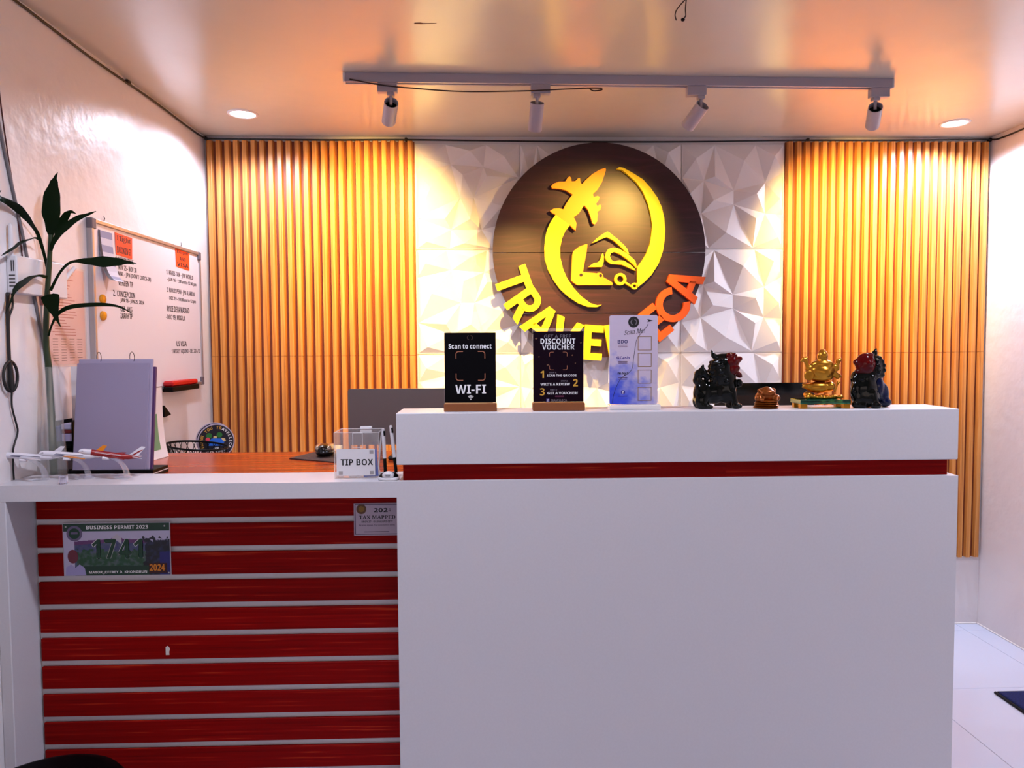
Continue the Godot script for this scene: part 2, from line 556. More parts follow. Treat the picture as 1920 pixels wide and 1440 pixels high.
func camera_and_light() -> void:
	var cam := Camera3D.new()
	cam.name = "camera"
	cam.fov = 54.77
	cam.near = 0.02
	add_child(cam)
	cam.transform = Transform3D(Basis(Vector3(0.9996, -0.00579, 0.02758), Vector3(0.00715, 0.99875, -0.0495), Vector3(-0.02726, 0.04968, 0.99839)).orthonormalized(), Vector3(1.3477, 1.3984, 3.5918))
	cam.current = true
	var we := WorldEnvironment.new()
	we.name = "environment"
	var e := Environment.new()
	e.background_mode = Environment.BG_SKY
	var sk := Sky.new()
	var pm := ProceduralSkyMaterial.new()
	pm.sky_top_color = Color(0.93, 0.85, 0.84)
	pm.sky_horizon_color = Color(0.97, 0.89, 0.87)
	pm.ground_bottom_color = Color(0.45, 0.42, 0.42)
	pm.ground_horizon_color = Color(0.68, 0.64, 0.66)
	sk.sky_material = pm
	e.sky = sk
	e.background_energy_multiplier = 1.8
	e.tonemap_mode = Environment.TONE_MAPPER_LINEAR
	e.tonemap_exposure = 1.04
	e.sdfgi_enabled = true
	e.ssao_enabled = true
	e.ssil_enabled = true
	we.environment = e
	add_child(we)

func make_materials() -> void:
	var slat_cols := [Color(0.60, 0.36, 0.15), Color(0.76, 0.49, 0.23), Color(0.81, 0.55, 0.28), Color(0.87, 0.64, 0.35)]
	var m := M("slat", Color(1, 1, 1), 0.38)
	world_mapped(m, wood_image(512, 512, 11, true, slat_cols, 70.0, 0.01), Vector3(1, 0.33, 1))
	m = M("slat_groove", Color(0.46, 0.19, 0.06), 0.6)
	var red_cols := [Color(0.40, 0.0, 0.0), Color(0.47, 0.0, 0.0), Color(0.49, 0.005, 0.0), Color(0.50, 0.01, 0.005), Color(0.53, 0.02, 0.01), Color(0.66, 0.20, 0.08)]
	m = M("red_wood", Color(1, 1, 1), 0.5)
	m.metallic_specular = 0.2
	world_mapped(m, wood_image(512, 512, 23, false, red_cols, 90.0, 0.003), Vector3(0.5, 1, 0.5))
	var desk_cols := [Color(0.52, 0.16, 0.04), Color(0.66, 0.22, 0.06), Color(0.74, 0.28, 0.08), Color(0.80, 0.37, 0.12)]
	m = M("desk_wood", Color(1, 1, 1), 0.22)
	world_mapped(m, wood_image(512, 512, 31, false, desk_cols, 26.0, 0.02), Vector3(0.5, 1, 1))
	var disc_cols := [Color(0.15, 0.05, 0.085), Color(0.18, 0.065, 0.10), Color(0.20, 0.075, 0.115), Color(0.25, 0.11, 0.155)]
	m = M("sign_wood", Color(1, 1, 1), 0.42)
	world_mapped(m, wood_image(512, 512, 47, false, disc_cols, 30.0, 0.03), Vector3(0.6, 1, 0.6))
	m = M("laminate", Color(1, 1, 1), 0.4)
	world_mapped(m, grain_image(256, 5, 60.0, Color(0.785, 0.775, 0.79), Color(0.80, 0.79, 0.805)), Vector3(2, 2, 2))
	m = M("wall_paint", Color(0.87, 0.85, 0.85), 0.34)
	world_mapped(m, null, Vector3(0.8, 0.8, 0.8), bump_image(512, 3, 14.0, 2.0, 4), 0.35)
	m = M("ceiling_paint", Color(0.78, 0.745, 0.69), 0.22)
	world_mapped(m, null, Vector3(0.6, 0.6, 0.6), bump_image(512, 9, 6.0, 2.0, 3), 0.2)
	M("panel_white", Color(0.92, 0.91, 0.91), 0.3)
	M("floor_tile", Color(0.80, 0.83, 0.91), 0.12)
	M("grout", Color(0.62, 0.61, 0.62), 0.8)
	M("white_metal", Color(0.66, 0.63, 0.67), 0.4)
	M("black", Color(0.02, 0.02, 0.022), 0.45)
	M("dark_grey", Color(0.16, 0.15, 0.155), 0.5)
	M("cable_black", Color(0.03, 0.02, 0.02), 0.5)
	M("cable_white", Color(0.72, 0.70, 0.70), 0.5)
	M("white_plastic", Color(0.82, 0.81, 0.82), 0.4)
	M("paper", Color(0.86, 0.85, 0.86), 0.8)
	M("aluminium", Color(0.72, 0.71, 0.72), 0.35, 0.8)
	M("yellow_paint", Color(0.98, 0.86, 0.02), 0.55)
	M("amber_paint", Color(0.98, 0.60, 0.02), 0.55)
	M("orange_paint", Color(0.96, 0.38, 0.02), 0.55)
	M("ink", Color(0.05, 0.04, 0.05), 0.7)
	M("white_ink", Color(0.9, 0.9, 0.9), 0.7)
	M("gold_ink", Color(0.80, 0.60, 0.18), 0.6)
	M("gold", Color(0.76, 0.53, 0.18), 0.28, 1.0)
	M("amber", Color(0.52, 0.26, 0.05), 0.3, 0.6)
	M("dark_glaze", Color(0.012, 0.02, 0.014), 0.08)
	M("blue_glaze", Color(0.02, 0.06, 0.20), 0.08)
	M("red_glaze", Color(0.30, 0.01, 0.015), 0.1)
	mats.dark_glaze.metallic_specular = 0.35
	mats.blue_glaze.metallic_specular = 0.4
	mats.red_glaze.metallic_specular = 0.35
	mats.black.metallic_specular = 0.25
	clear_mat("acrylic", Color(0.92, 0.94, 0.95), 0.05)
	clear_mat("acrylic_edge", Color(0.95, 0.96, 0.97), 0.55)

func room() -> void:
	# floor: tiles of sixty centimetres laid on a bed
	var fl := struct("floor", Vector3(W / 2, 0, FRONT / 2))
	part(fl, "tile_bed", B(Vector3(-0.12, -0.12, -0.12), Vector3(W + 0.12, -0.006, FRONT + 0.12)), mats.grout)
	var xs := [0.0]
	for k in 7:
		var x := 3.06 - 0.602 * (5 - k)
		if x > 0.02 and x < W - 0.02:
			xs.append(x)
	xs.append(W)
	var zs := [0.0, 0.088]
	while zs[-1] + 0.602 < FRONT:
		zs.append(zs[-1] + 0.602)
	zs.append(FRONT)
	for i in xs.size() - 1:
		for j in zs.size() - 1:
			part(fl, "tile", B(Vector3(xs[i] + 0.001, -0.006, zs[j] + 0.001), Vector3(xs[i + 1] - 0.001, 0, zs[j + 1] - 0.001), 0.001), mats.floor_tile)
	var ce := struct("ceiling", Vector3(W / 2, H, FRONT / 2))
	part(ce, "slab", B(Vector3(-0.12, H, -0.12), Vector3(W + 0.12, H + 0.12, FRONT + 0.12)), mats.ceiling_paint)
	flat(ce, "peeled_patch", pv([-0.010, -0.004, 0.012, -0.005, 0.040, -0.001, 0.060, 0.003, 0.020, 0.002, 0.010, 0.006, -0.008, 0.004]), M("bare_board", Color(0.42, 0.27, 0.16), 0.9), Vector3(1.125, H, 1.240), Vector3.RIGHT, Vector3.BACK, 0.0006)
	var wl := struct("wall_left", Vector3(0, 0, FRONT / 2))
	part(wl, "plaster", B(Vector3(-0.12, 0, -0.12), Vector3(0, H, FRONT + 0.12)), mats.wall_paint)
	var wr := struct("wall_right", Vector3(W, 0, FRONT / 2))
	part(wr, "plaster", B(Vector3(W, 0, -0.12), Vector3(W + 0.12, H, FRONT + 0.12)), mats.wall_paint)
	var wb := struct("wall_back", Vector3(W / 2, 0, 0))
	part(wb, "plaster", B(Vector3(0, 0, -0.12), Vector3(W, H, 0)), mats.wall_paint)
	# unseen wall behind the camera; glazed opening placed to light the counter front
	var wf := struct("wall_front", Vector3(W / 2, 0, FRONT))
	part(wf, "plaster", B(Vector3(0, 0, FRONT), Vector3(0.35, H, FRONT + 0.12)), mats.wall_paint)
	part(wf, "plaster", B(Vector3(W - 0.35, 0, FRONT), Vector3(W, H, FRONT + 0.12)), mats.wall_paint)
	part(wf, "plaster", B(Vector3(0.35, 2.15, FRONT), Vector3(W - 0.35, H, FRONT + 0.12)), mats.wall_paint)
	var win := struct("unseen_window_1", Vector3(W / 2, 0, FRONT + 0.06))  # out-of-view window, lets soft sky light onto the counter front
	for x in [0.35, 1.35, 2.40, W - 0.39]:
		part(win, "frame_post", B(Vector3(x, 0, FRONT + 0.03), Vector3(x + 0.04, 2.15, FRONT + 0.08), 0.003), mats.aluminium)
	part(win, "frame_rail", B(Vector3(0.39, 2.11, FRONT + 0.03), Vector3(W - 0.39, 2.15, FRONT + 0.08), 0.003), mats.aluminium)
	part(win, "frame_rail", B(Vector3(0.39, 0.0, FRONT + 0.03), Vector3(W - 0.39, 0.06, FRONT + 0.08), 0.003), mats.aluminium)
	for p in [[0.39, 1.35], [1.39, 2.40], [2.44, W - 0.39]]:
		part(win, "pane", B(Vector3(p[0], 0.06, FRONT + 0.052), Vector3(p[1], 2.11, FRONT + 0.058)), clear_mat("pane", Color(0.95, 0.97, 1.0), 0.06))
	# pale sealant line where the right wall meets the floor
	var bb := struct("baseboard_right", Vector3(W, 0, 0.8))
	part(bb, "sealant_bead", B(Vector3(W - 0.006, 0.0, 0.006), Vector3(W, 0.006, 3.0), 0.002), M("sealant", Color(0.92, 0.91, 0.90), 0.5))
	var b2 := struct("baseboard_back", Vector3(3.2, 0, 0))
	part(b2, "sealant_bead", B(Vector3(2.4, 0.0, 0.0), Vector3(W - 0.006, 0.006, 0.006), 0.002), mats.sealant)

# ---------------------------------------------------------------- wall cladding
func slat_mesh(len: float) -> ArrayMesh:
	var o := org
	org = Vector3.ZERO
	var st := S()
	prism(st, PackedVector2Array([Vector2(-0.0145, 0), Vector2(0.0145, 0), Vector2(0.0105, 0.0155), Vector2(0.009, 0.0165), Vector2(-0.009, 0.0165), Vector2(-0.0105, 0.0155)]), 0, len, Transform3D(Basis(Vector3.RIGHT, Vector3.BACK, Vector3.UP), Vector3.ZERO))
	org = o
	return st.commit()

func cladding() -> void:
	var seam := 1.362
	var top := 2.377
	var bottom := 0.344
	var up := slat_mesh(top - seam - 0.001)
	var dn := slat_mesh(seam - bottom - 0.001)
	var n := 0
	for side in [[0.008, 0.988], [2.768, 3.767]]:
		n += 1
		var t := struct("trim_%d" % n, Vector3((side[0] + side[1]) / 2, bottom, 0))
		part(t, "backing_board", B(Vector3(side[0], bottom + 0.002, 0.0), Vector3(side[1], seam, 0.008)), mats.slat_groove)
		part(t, "backing_board", B(Vector3(side[0], seam, 0.0), Vector3(side[1], top - 0.002, 0.008)), mats.slat_groove)
		var c := 24
		var pitch: float = (side[1] - side[0]) / c
		for i in c:
			var x: float = side[0] + pitch * (i + 0.5)
			piece(t, "slat", up, mats.slat, Vector3(x, seam + 0.0005, 0.008))
			piece(t, "slat", dn, mats.slat, Vector3(x, bottom, 0.008))
	# moulded relief panels, fifty centimetres square, each turned its own way
	var V := {"TL": [48, 50], "TR": [1378, 50], "BL": [48, 1390], "BR": [1378, 1390], "T1": [470, 50], "T2": [1010, 50], "R1": [1378, 400], "R2": [1378, 960], "B1": [400, 1390], "B2": [985, 1390], "L1": [48, 476], "L2": [48, 1006], "V1": [330, 510], "V2": [725, 640], "V3": [725, 820], "V4": [1140, 540], "V5": [1140, 940], "V6": [300, 940], "P1": [460, 470], "P2": [840, 265], "P3": [1010, 690], "P4": [1005, 1015], "P5": [445, 780], "P6": [610, 1200], "P7": [1245, 205], "P8": [1320, 760], "P9": [1300, 1260], "P10": [220, 1280], "P11": [140, 686], "P12": [210, 240]}
	var cells := [["P2", "T1", "T2", "V4", "V2"], ["P1", "T1", "V2", "V1"], ["P12", "TL", "T1", "V1", "L1"], ["P5", "V1", "V2", "V3", "V6"], ["P11", "L1", "V1", "V6", "L2"], ["P3", "V2", "V4", "V5", "V3"], ["P4", "V3", "V5", "B2"], ["P6", "V6", "V3", "B2", "B1"], ["P10", "L2", "V6", "B1", "BL"], ["P7", "T2", "TR", "R1", "V4"], ["P8", "V4", "R1", "R2", "V5"], ["P9", "V5", "R2", "BR", "B2"]]
	var wall := get_node("wall_back")
	org = wall.position
	var cols := [[0.990, 1.488, 1], [1.488, 1.766, 2], [1.766, 2.266, 2], [2.266, 2.766, 0]]
	for row in 3:
		var y1 := 2.367 - 0.5 * row
		for col in cols:
			var st := S()
			var w: float = col[1] - col[0] - 0.003
			var hgt := 0.497
			var P := func(k: String) -> Vector3:
				var x: float = (V[k][0] - 48) / 1330.0
				var y: float = (V[k][1] - 50) / 1340.0
				for r in col[2]:
					var t := x
					x = 1.0 - y
					y = t
				var z := 0.006
				if k[0] == "P":
					z = 0.030
				return Vector3(col[0] + 0.0015 + lerpf(0.008, 0.992, x) * w, y1 - 0.0015 - lerpf(0.008, 0.992, y) * hgt, z)
			for c in cells:
				for i in range(1, c.size()):
					var j: int = i + 1 if i + 1 < c.size() else 1
					tri(st, P.call(c[0]), P.call(c[i]), P.call(c[j]), Vector3.BACK)
			# flat lip and edge all round
			var a := Vector3(col[0] + 0.0015, y1 - 0.0015, 0.006)
			var bq := a + Vector3(w, -hgt, 0)
			var l := 0.008 * w
			var q := 0.008 * hgt
			quad(st, a, Vector3(bq.x, a.y, 0.006), Vector3(bq.x, a.y - q, 0.006), Vector3(a.x, a.y - q, 0.006), Vector3.BACK)
			quad(st, bq, Vector3(a.x, bq.y, 0.006), Vector3(a.x, bq.y + q, 0.006), Vector3(bq.x, bq.y + q, 0.006), Vector3.BACK)
			quad(st, a, Vector3(a.x + l, a.y, 0.006), Vector3(a.x + l, bq.y, 0.006), Vector3(a.x, bq.y, 0.006), Vector3.BACK)
			quad(st, bq, Vector3(bq.x - l, bq.y, 0.006), Vector3(bq.x - l, a.y, 0.006), Vector3(bq.x, a.y, 0.006), Vector3.BACK)
			for e in [[a, Vector3(bq.x, a.y, 0.006), Vector3.UP], [bq, Vector3(a.x, bq.y, 0.006), Vector3.DOWN], [a, Vector3(a.x, bq.y, 0.006), Vector3.LEFT], [bq, Vector3(bq.x, a.y, 0.006), Vector3.RIGHT]]:
				var d := Vector3(0, 0, -0.006)
				quad(st, e[0], e[1], e[1] + d, e[0] + d, e[2])
			part(wall, "relief_panel", st, mats.panel_white)

# ---------------------------------------------------------------- reception counter
func counter() -> void:
	var c := thing("reception_counter", "tall white reception counter with overhanging ledge and plain front", "counter", Vector3(1.87, 0, 1.5))
	part(c, "front_panel", B(Vector3(1.085, 0, 1.41), Vector3(2.65, LOW, CZ)), mats.laminate)
	part(c, "wood_band", B(Vector3(1.101, LOW, 1.43), Vector3(2.629, 1.078, 1.552), 0.001), mats.red_wood, "red-brown wooden band under the white ledge")
	part(c, "ledge", B(Vector3(1.0855, 1.078, 1.405), Vector3(2.6486, LEDGE, CZ), 0.002), mats.laminate)
	c = thing("low_counter", "low white counter section with red wooden slat front", "counter", Vector3(0.54, 0, 1.5))
	part(c, "countertop", B(Vector3(0.0, 0.9885, 1.402), Vector3(1.085, LOW, CZ)), mats.laminate)
	part(c, "end_post", B(Vector3(0.0, 0, 1.42), Vector3(0.031, 0.9885, CZ), 0.002), mats.laminate)
	part(c, "back_board", B(Vector3(0.031, 0, 1.42), Vector3(1.085, 0.9885, 1.437)), mats.laminate)
	for k in range(-1, 11):
		var y1 := 0.9027 - 0.0831 * k - 0.0086
		var y0 := maxf(0.9027 - 0.0831 * (k + 1) + 0.0086, 0.0)
		if k == -1:
			y1 = 0.9885
		if y1 - y0 > 0.005:
			part(c, "slat", B(Vector3(0.036, y0, 1.437), Vector3(1.0845, y1, 1.4465), 0.0015), mats.red_wood)
	# wooden worktop behind the counter
	var d := thing("worktop", "glossy red-brown wooden worktop behind the white counter", "desk", Vector3(1.3, 0, 1.1))
	part(d, "top", B(Vector3(0.004, 0.985, 0.832), Vector3(2.60, DESK, 1.4015), 0.002), mats.desk_wood)
	for x in [0.03, 1.25, 2.55]:
		part(d, "side_panel", B(Vector3(x, 0, 0.86), Vector3(x + 0.025, 0.985, 1.39), 0.001), mats.desk_wood)

# ---------------------------------------------------------------- ceiling fittings
func spot(called_label: String, top: Vector3, dir: Vector3, flip: float, energy: float) -> void:
	var t := thing("track_spotlight", called_label, "spotlight", top, "track spotlights")
	var ax := -dir.normalized()
	# adapter in the rail with its square driver housing, neck, stem
	var st := S()
	box(st, top + Vector3(-0.042 + 0.012 * flip, -0.034, -0.015), top + Vector3(0.030 + 0.012 * flip, 0.0, 0.015), 0.002)
	box(st, top + Vector3(-0.013, -0.046, -0.013), top + Vector3(0.013, -0.034, 0.013), 0.002)
	part(t, "adapter", st, mats.white_metal)
	st = S()
	var pivot := top + Vector3(0, -0.078, 0)
	tube(st, [top + Vector3(0, -0.046, 0), pivot], 0.006, 12)
	part(t, "stem", st, mats.white_metal)
	# tube housing, open at the rear where the stem enters
	var y := ax
	var x := Vector3.RIGHT if absf(y.x) < 0.9 else Vector3.UP
	var z := x.cross(y).normalized()
	x = y.cross(z).normalized()
	var bs := Basis(x, y, z)
	var base := pivot - ax * 0.088
	st = S()
	lathe(st, [Vector2(0.0228, 0.012), Vector2(0.0228, 0.002), Vector2(0.0245, 0.0), Vector2(0.026, 0.002), Vector2(0.026, 0.100), Vector2(0.0255, 0.102), Vector2(0.0235, 0.102), Vector2(0.0230, 0.100), Vector2(0.0228, 0.080)], base, 32, bs)
	part(t, "housing", st, mats.white_metal)
	st = S()
	lathe(st, [Vector2(0.0, 0.070), Vector2(0.0228, 0.070), Vector2(0.0228, 0.080), Vector2(0.0, 0.080)], base, 24, bs)
	part(t, "heat_sink", st, mats.black)
	st = S()
	lathe(st, [Vector2(0.0, 0.010), Vector2(0.0226, 0.010), Vector2(0.0226, 0.014), Vector2(0.0, 0.014)], base, 24, bs)
	var g := M("warm_lens", Color(1.0, 0.85, 0.6), 0.4)
	g.emission_enabled = true
	g.emission = Color(1.0, 0.78, 0.45)
	g.emission_energy_multiplier = 4.0
	part(t, "lens", st, g)
	var l := SpotLight3D.new()
	l.name = "lamp_light"
	l.light_color = Color(1.0, 0.80, 0.42)
	l.light_energy = energy
	l.light_size = 0.02
	l.spot_range = 8.0
	l.spot_attenuation = 2.0
	l.spot_angle = 40.0
	l.spot_angle_attenuation = 1.0
	l.shadow_enabled = true
	t.add_child(l)
	l.position = base + ax * 0.004 - org
	l.basis = Basis.looking_at(dir.normalized(), Vector3.UP)

func downlight(label: String, at: Vector3, energy: float) -> void:
	var t := thing("ceiling_downlight", label, "downlight", at, "round recessed downlights")
	var st := S()
	lathe(st, [Vector2(0.052, 0.0), Vector2(0.064, 0.0), Vector2(0.063, -0.003), Vector2(0.055, -0.006), Vector2(0.052, -0.004), Vector2(0.052, 0.0)], at, 36)
	part(t, "trim_ring", st, mats.white_plastic)
	st = S()
	lathe(st, [Vector2(0.0, -0.003), Vector2(0.052, -0.003), Vector2(0.052, -0.0005), Vector2(0.0, -0.0005)], at, 36)
	var g := M("cool_lens", Color(0.95, 0.97, 1.0), 0.4)
	g.emission_enabled = true
	g.emission = Color(0.92, 0.95, 1.0)
	g.emission_energy_multiplier = 6.0
	part(t, "diffuser", st, g)
	var l := SpotLight3D.new()
	l.name = "lamp_light"
	l.light_color = Color(0.89, 0.91, 1.0)
	l.light_energy = energy
	l.light_size = 0.05
	l.spot_range = 9.0
	l.spot_attenuation = 2.0
	l.spot_angle = 80.0
	l.spot_angle_attenuation = 0.5
	l.shadow_enabled = true
	t.add_child(l)
	l.position = Vector3(0, -0.008, 0)
	l.basis = Basis.looking_at(Vector3.DOWN, Vector3.FORWARD)

func ceiling_fittings() -> void:
	downlight("round recessed downlight nearest the whiteboard wall", Vector3(0.294, H, 0.345), 1.9)
	downlight("round recessed downlight in the corner above the bare right wall", Vector3(3.45, H, 0.24), 3.5)
	downlight("unseen round downlight out of view over the front of the room, whiteboard side", Vector3(0.95, H, 2.05), 2.4)  # out of view, placed to light the relief panels and counter
	downlight("unseen round downlight out of view over the front of the room, bare wall side", Vector3(2.85, H, 2.05), 2.4)  # its unseen pair, brightens the right-hand panels and the front floor
	# rail, a little askew to the wall
	var a := Vector3(0.822, H - 0.017, 0.815)
	var b := Vector3(2.862, H - 0.017, 0.775)
	var r := thing("track_rail", "white ceiling track rail carrying four spotlights", "track", Vector3(1.84, H, 0.795))
	var dirx := (b - a).normalized()
	var bs := Basis(dirx, Vector3.UP, dirx.cross(Vector3.UP))
	var mid := (a + b) / 2
	var hl := a.distance_to(b) / 2
	var st := S()
	box(st, mid + Vector3(-hl, -0.017, -0.017), mid + Vector3(hl, 0.017, -0.006), 0.001, bs, mid)
	box(st, mid + Vector3(-hl, -0.017, 0.006), mid + Vector3(hl, 0.017, 0.017), 0.001, bs, mid)
	box(st, mid + Vector3(-hl, -0.006, -0.006), mid + Vector3(hl, 0.017, 0.006), 0.0, bs, mid)
	part(r, "channel", st, mats.white_metal)
	for s in [-1.0, 1.0]:
		st = S()
		box(st, mid + Vector3(s * (hl + 0.004) - 0.004, -0.018, -0.018), mid + Vector3(s * (hl + 0.004) + 0.004, 0.0165, 0.018), 0.002, bs, mid)
		part(r, "end_cap", st, mats.white_plastic)
	var at := func(x: float) -> Vector3: return a.lerp(b, (x - a.x) / (b.x - a.x)) + Vector3(0, -0.017, 0)
	spot("track spotlight at the whiteboard end of the rail", at.call(0.985), Vector3(-0.20, -0.38, -0.77), -0.5, 4.8)
	spot("track spotlight hanging straight down, second from the whiteboard end", at.call(1.522), Vector3(-0.06, -0.84, -0.52), 1.6, 4.4)
	spot("track spotlight tilted sideways towards the round sign", at.call(2.137), Vector3(-0.38, -0.58, -0.72), -1.0, 2.7)
	spot("track spotlight at the bare wall end of the rail", at.call(2.806), Vector3(0.29, -0.40, -0.77), 1.6, 4.8)
	# slack supply cable hanging under the rail, and the wire along it
	var w := thing("rail_supply_cable", "thin brown cable sagging below the ceiling track rail", "cable", Vector3(1.2, 2.36, 0.80))
	st = S()
	tube(st, smooth_path([Vector3(0.84, 2.373, 0.835), Vector3(0.95, 2.353, 0.835), Vector3(1.06, 2.343, 0.833), Vector3(1.25, 2.332, 0.83), Vector3(1.48, 2.336, 0.828), Vector3(1.65, 2.345, 0.825), Vector3(1.745, 2.348, 0.825), Vector3(1.76, 2.342, 0.825), Vector3(1.73, 2.338, 0.825), Vector3(1.715, 2.346, 0.825)]), 0.0025, 8)
	part(w, "wire", st, M("brown_wire", Color(0.16, 0.05, 0.03), 0.5))
	# black cable clipped round the top of the walls
	var cb := thing("wall_cable", "thin black cable clipped along the top of three walls", "cable", Vector3(1.9, 2.37, 0.02))
	var path := []
	for p in [[0.006, 2.385, 2.6], [0.006, 2.386, 2.05], [0.006, 2.378, 1.75], [0.006, 2.388, 1.45], [0.006, 2.380, 1.0], [0.006, 2.388, 0.55], [0.006, 2.384, 0.2], [0.012, 2.386, 0.03], [0.06, 2.383, 0.024], [0.3, 2.380, 0.024], [0.6, 2.378, 0.024], [0.9, 2.380, 0.024], [1.3, 2.376, 0.024], [1.8, 2.372, 0.024], [2.3, 2.373, 0.024], [2.8, 2.380, 0.024], [3.3, 2.381, 0.024], [3.7, 2.386, 0.024], [3.762, 2.384, 0.03], [3.768, 2.374, 0.12], [3.768, 2.378, 0.5], [3.768, 2.38, 1.0]]:
		path.append(Vector3(p[0], p[1], p[2]))
	st = S()
	tube(st, smooth_path(path, 4), 0.0042, 8)
	part(cb, "wire", st, mats.cable_black)
	for p in [[0.005, 2.389, 1.66], [0.005, 2.388, 0.75], [0.012, 2.386, 0.012], [0.95, 2.381, 0.02], [2.87, 2.382, 0.02], [3.765, 2.386, 0.012]]:
		st = S()
		box(st, Vector3(p[0] - 0.005, p[1] - 0.007, p[2] - 0.012), Vector3(p[0] + 0.007, p[1] + 0.008, p[2] + 0.012), 0.002)
		part(cb, "cable_clip", st, mats.cable_black)
	# two loose wire ends hanging out of the ceiling
	var lw := thing("loose_wires", "two loose brown wire ends hanging from the ceiling", "wires", Vector3(1.9, H, 1.40))
	st = S()
	tube(st, smooth_path([Vector3(1.915, H, 1.41), Vector3(1.893, 2.375, 1.405), Vector3(1.888, 2.360, 1.40), Vector3(1.892, 2.345, 1.40)]), 0.0018, 8)
	part(lw, "wire", st, mats.brown_wire)
	st = S()
	tube(st, smooth_path([Vector3(1.918, H, 1.41), Vector3(1.917, 2.375, 1.405), Vector3(1.919, 2.358, 1.40), Vector3(1.912, 2.350, 1.40)]), 0.0018, 8)
	part(lw, "wire", st, mats.brown_wire)
	st = S()
	ellipsoid(st, Vector3(1.911, 2.347, 1.40), Vector3(0.006, 0.005, 0.005))
	part(lw, "tape_knot", st, mats.black)

# ---------------------------------------------------------------- round logo sign
func letter(st: SurfaceTool, ch: String, z0: float, z1: float, xf: Transform3D) -> void:
	var polys := []
	match ch:
		"T":
			polys = [pv([-0.36, 0.8, 0.36, 0.8, 0.36, 1.0, -0.36, 1.0]), pv([-0.1, 0.0, 0.1, 0.0, 0.1, 0.8, -0.1, 0.8])]
		"L":
			polys = [pv([-0.26, 0.0, 0.28, 0.0, 0.28, 0.2, -0.06, 0.2, -0.06, 1.0, -0.26, 1.0])]
		"E":
			polys = [pv([-0.26, 0.0, 0.28, 0.0, 0.28, 0.2, -0.06, 0.2, -0.06, 0.41, 0.24, 0.41, 0.24, 0.6, -0.06, 0.6, -0.06, 0.8, 0.28, 0.8, 0.28, 1.0, -0.26, 1.0])]
		"V":
			polys = [pv([-0.42, 1.0, -0.2, 1.0, 0.0, 0.28, 0.2, 1.0, 0.42, 1.0, 0.11, 0.0, -0.11, 0.0])]
		"A":
			polys = [pv([-0.42, 0.0, -0.2, 0.0, 0.0, 0.72, 0.2, 0.0, 0.42, 0.0, 0.11, 1.0, -0.11, 1.0]), pv([-0.2, 0.2, 0.2, 0.2, 0.15, 0.38, -0.15, 0.38])]
		"R":
			polys = [pv([-0.32, 0.0, -0.12, 0.0, -0.12, 1.0, -0.32, 1.0]), pv([-0.12, 0.82, 0.02, 0.82, 0.02, 1.0, -0.12, 1.0]), pv([-0.12, 0.36, 0.02, 0.36, 0.02, 0.54, -0.12, 0.54]), arc(0.02, 0.68, 0.14, 0.32, -90, 90, 14), pv([-0.06, 0.37, 0.16, 0.40, 0.38, 0.0, 0.14, 0.0])]
		"C":
			polys = [arc(0.05, 0.5, 0.3, 0.5, 42, 318, 26)]
	for p in polys:
		prism(st, p, z0, z1, xf)

func logo_sign() -> void:
	var c := Vector3(1.8585, 1.8491, 0)
	var s := thing("logo_sign", "round dark brown wall sign with raised yellow aeroplane and lettering", "sign", Vector3(c.x, c.y, 0.045))
	var R := 0.502
	var zf := 0.090
	# disc of three planks and the battens that hold it off the wall
	var cuts := [[-1.0, -0.295], [-0.292, -0.010], [-0.007, 1.0]]
	for q in cuts:
		var poly := PackedVector2Array()
		var full := disc(0, 0, R, 128)
		for cl in Geometry2D.intersect_polygons(full, rect(-1, q[0], 1, q[1])):
			poly = cl
		var st := S()
		prism(st, poly, zf - 0.02, zf, Transform3D(Basis(), c))
		part(s, "disc_board", st, mats.sign_wood)
	for x in [-0.2, 0.2]:
		part(s, "batten", B(c + Vector3(x - 0.03, -0.4, 0.030), c + Vector3(x + 0.03, 0.4, zf - 0.02)), mats.sign_wood)
	var z1 := 0.112
	var cl := Vector3(1.8553, 1.8463, 0)
	for g in [["aeroplane", PLANE, "amber_paint"], ["crescent", CRESCENT_A, "yellow_paint"], ["crescent", CRESCENT_B, "yellow_paint"], ["seat_emblem", SEAT, "amber_paint"], ["roof_emblem", ROOF, "yellow_paint"], ["arm_emblem", TICK, "yellow_paint"], ["strap_emblem", LOOP, "yellow_paint"]]:
		var st := S()
		prism(st, pv(g[1]), zf, z1, Transform3D(Basis(), cl))
		var p := part(s, g[0], st, mats[g[2]])
		if g[0] == "seat_emblem":
			for h in [[-0.0865, -0.1126], [0.0053, -0.1157]]:
				st = S()
				prism(st, disc(h[0], h[1], 0.0075, 20), z1, z1 + 0.0012, Transform3D(Basis(), cl))
				part(p, "rivet", st, mats.sign_wood)
	var st2 := S()
	ring(st2, 0.0987, -0.1322, 0.0155, 0.0285, zf, z1, Transform3D(Basis(), cl))
	ring(st2, 0.1661, -0.1645, 0.0080, 0.0157, zf, z1, Transform3D(Basis(), cl))
	prism(st2, pv([0.1215, -0.1420, 0.1555, -0.1640, 0.1510, -0.1705, 0.1165, -0.1495]), zf, z1, Transform3D(Basis(), cl))
	part(s, "wheel_emblem", st2, mats.yellow_paint)
	var word := "TRAVELLECA"
	var angs := [199.4, 214.7, 230.7, 247.5, 266.0, 280.5, 294.0, 308.5, 323.0, 338.5]
	for i in word.length():
		var a := deg_to_rad(angs[i])
		var rad := Vector3(cos(a), sin(a), 0)
		var hgt := 0.164
		var up := -rad
		var rt := Vector3(-rad.y, rad.x, 0)
		var st := S()
		letter(st, word[i], zf, z1, Transform3D(Basis(rt * hgt, up * hgt, Vector3.BACK), cl + rad * 0.512))
		part(s, "letter", st, mats.yellow_paint if i < 6 else mats.orange_paint, ("yellow" if i < 6 else "orange") + " raised capital letter " + word[i])

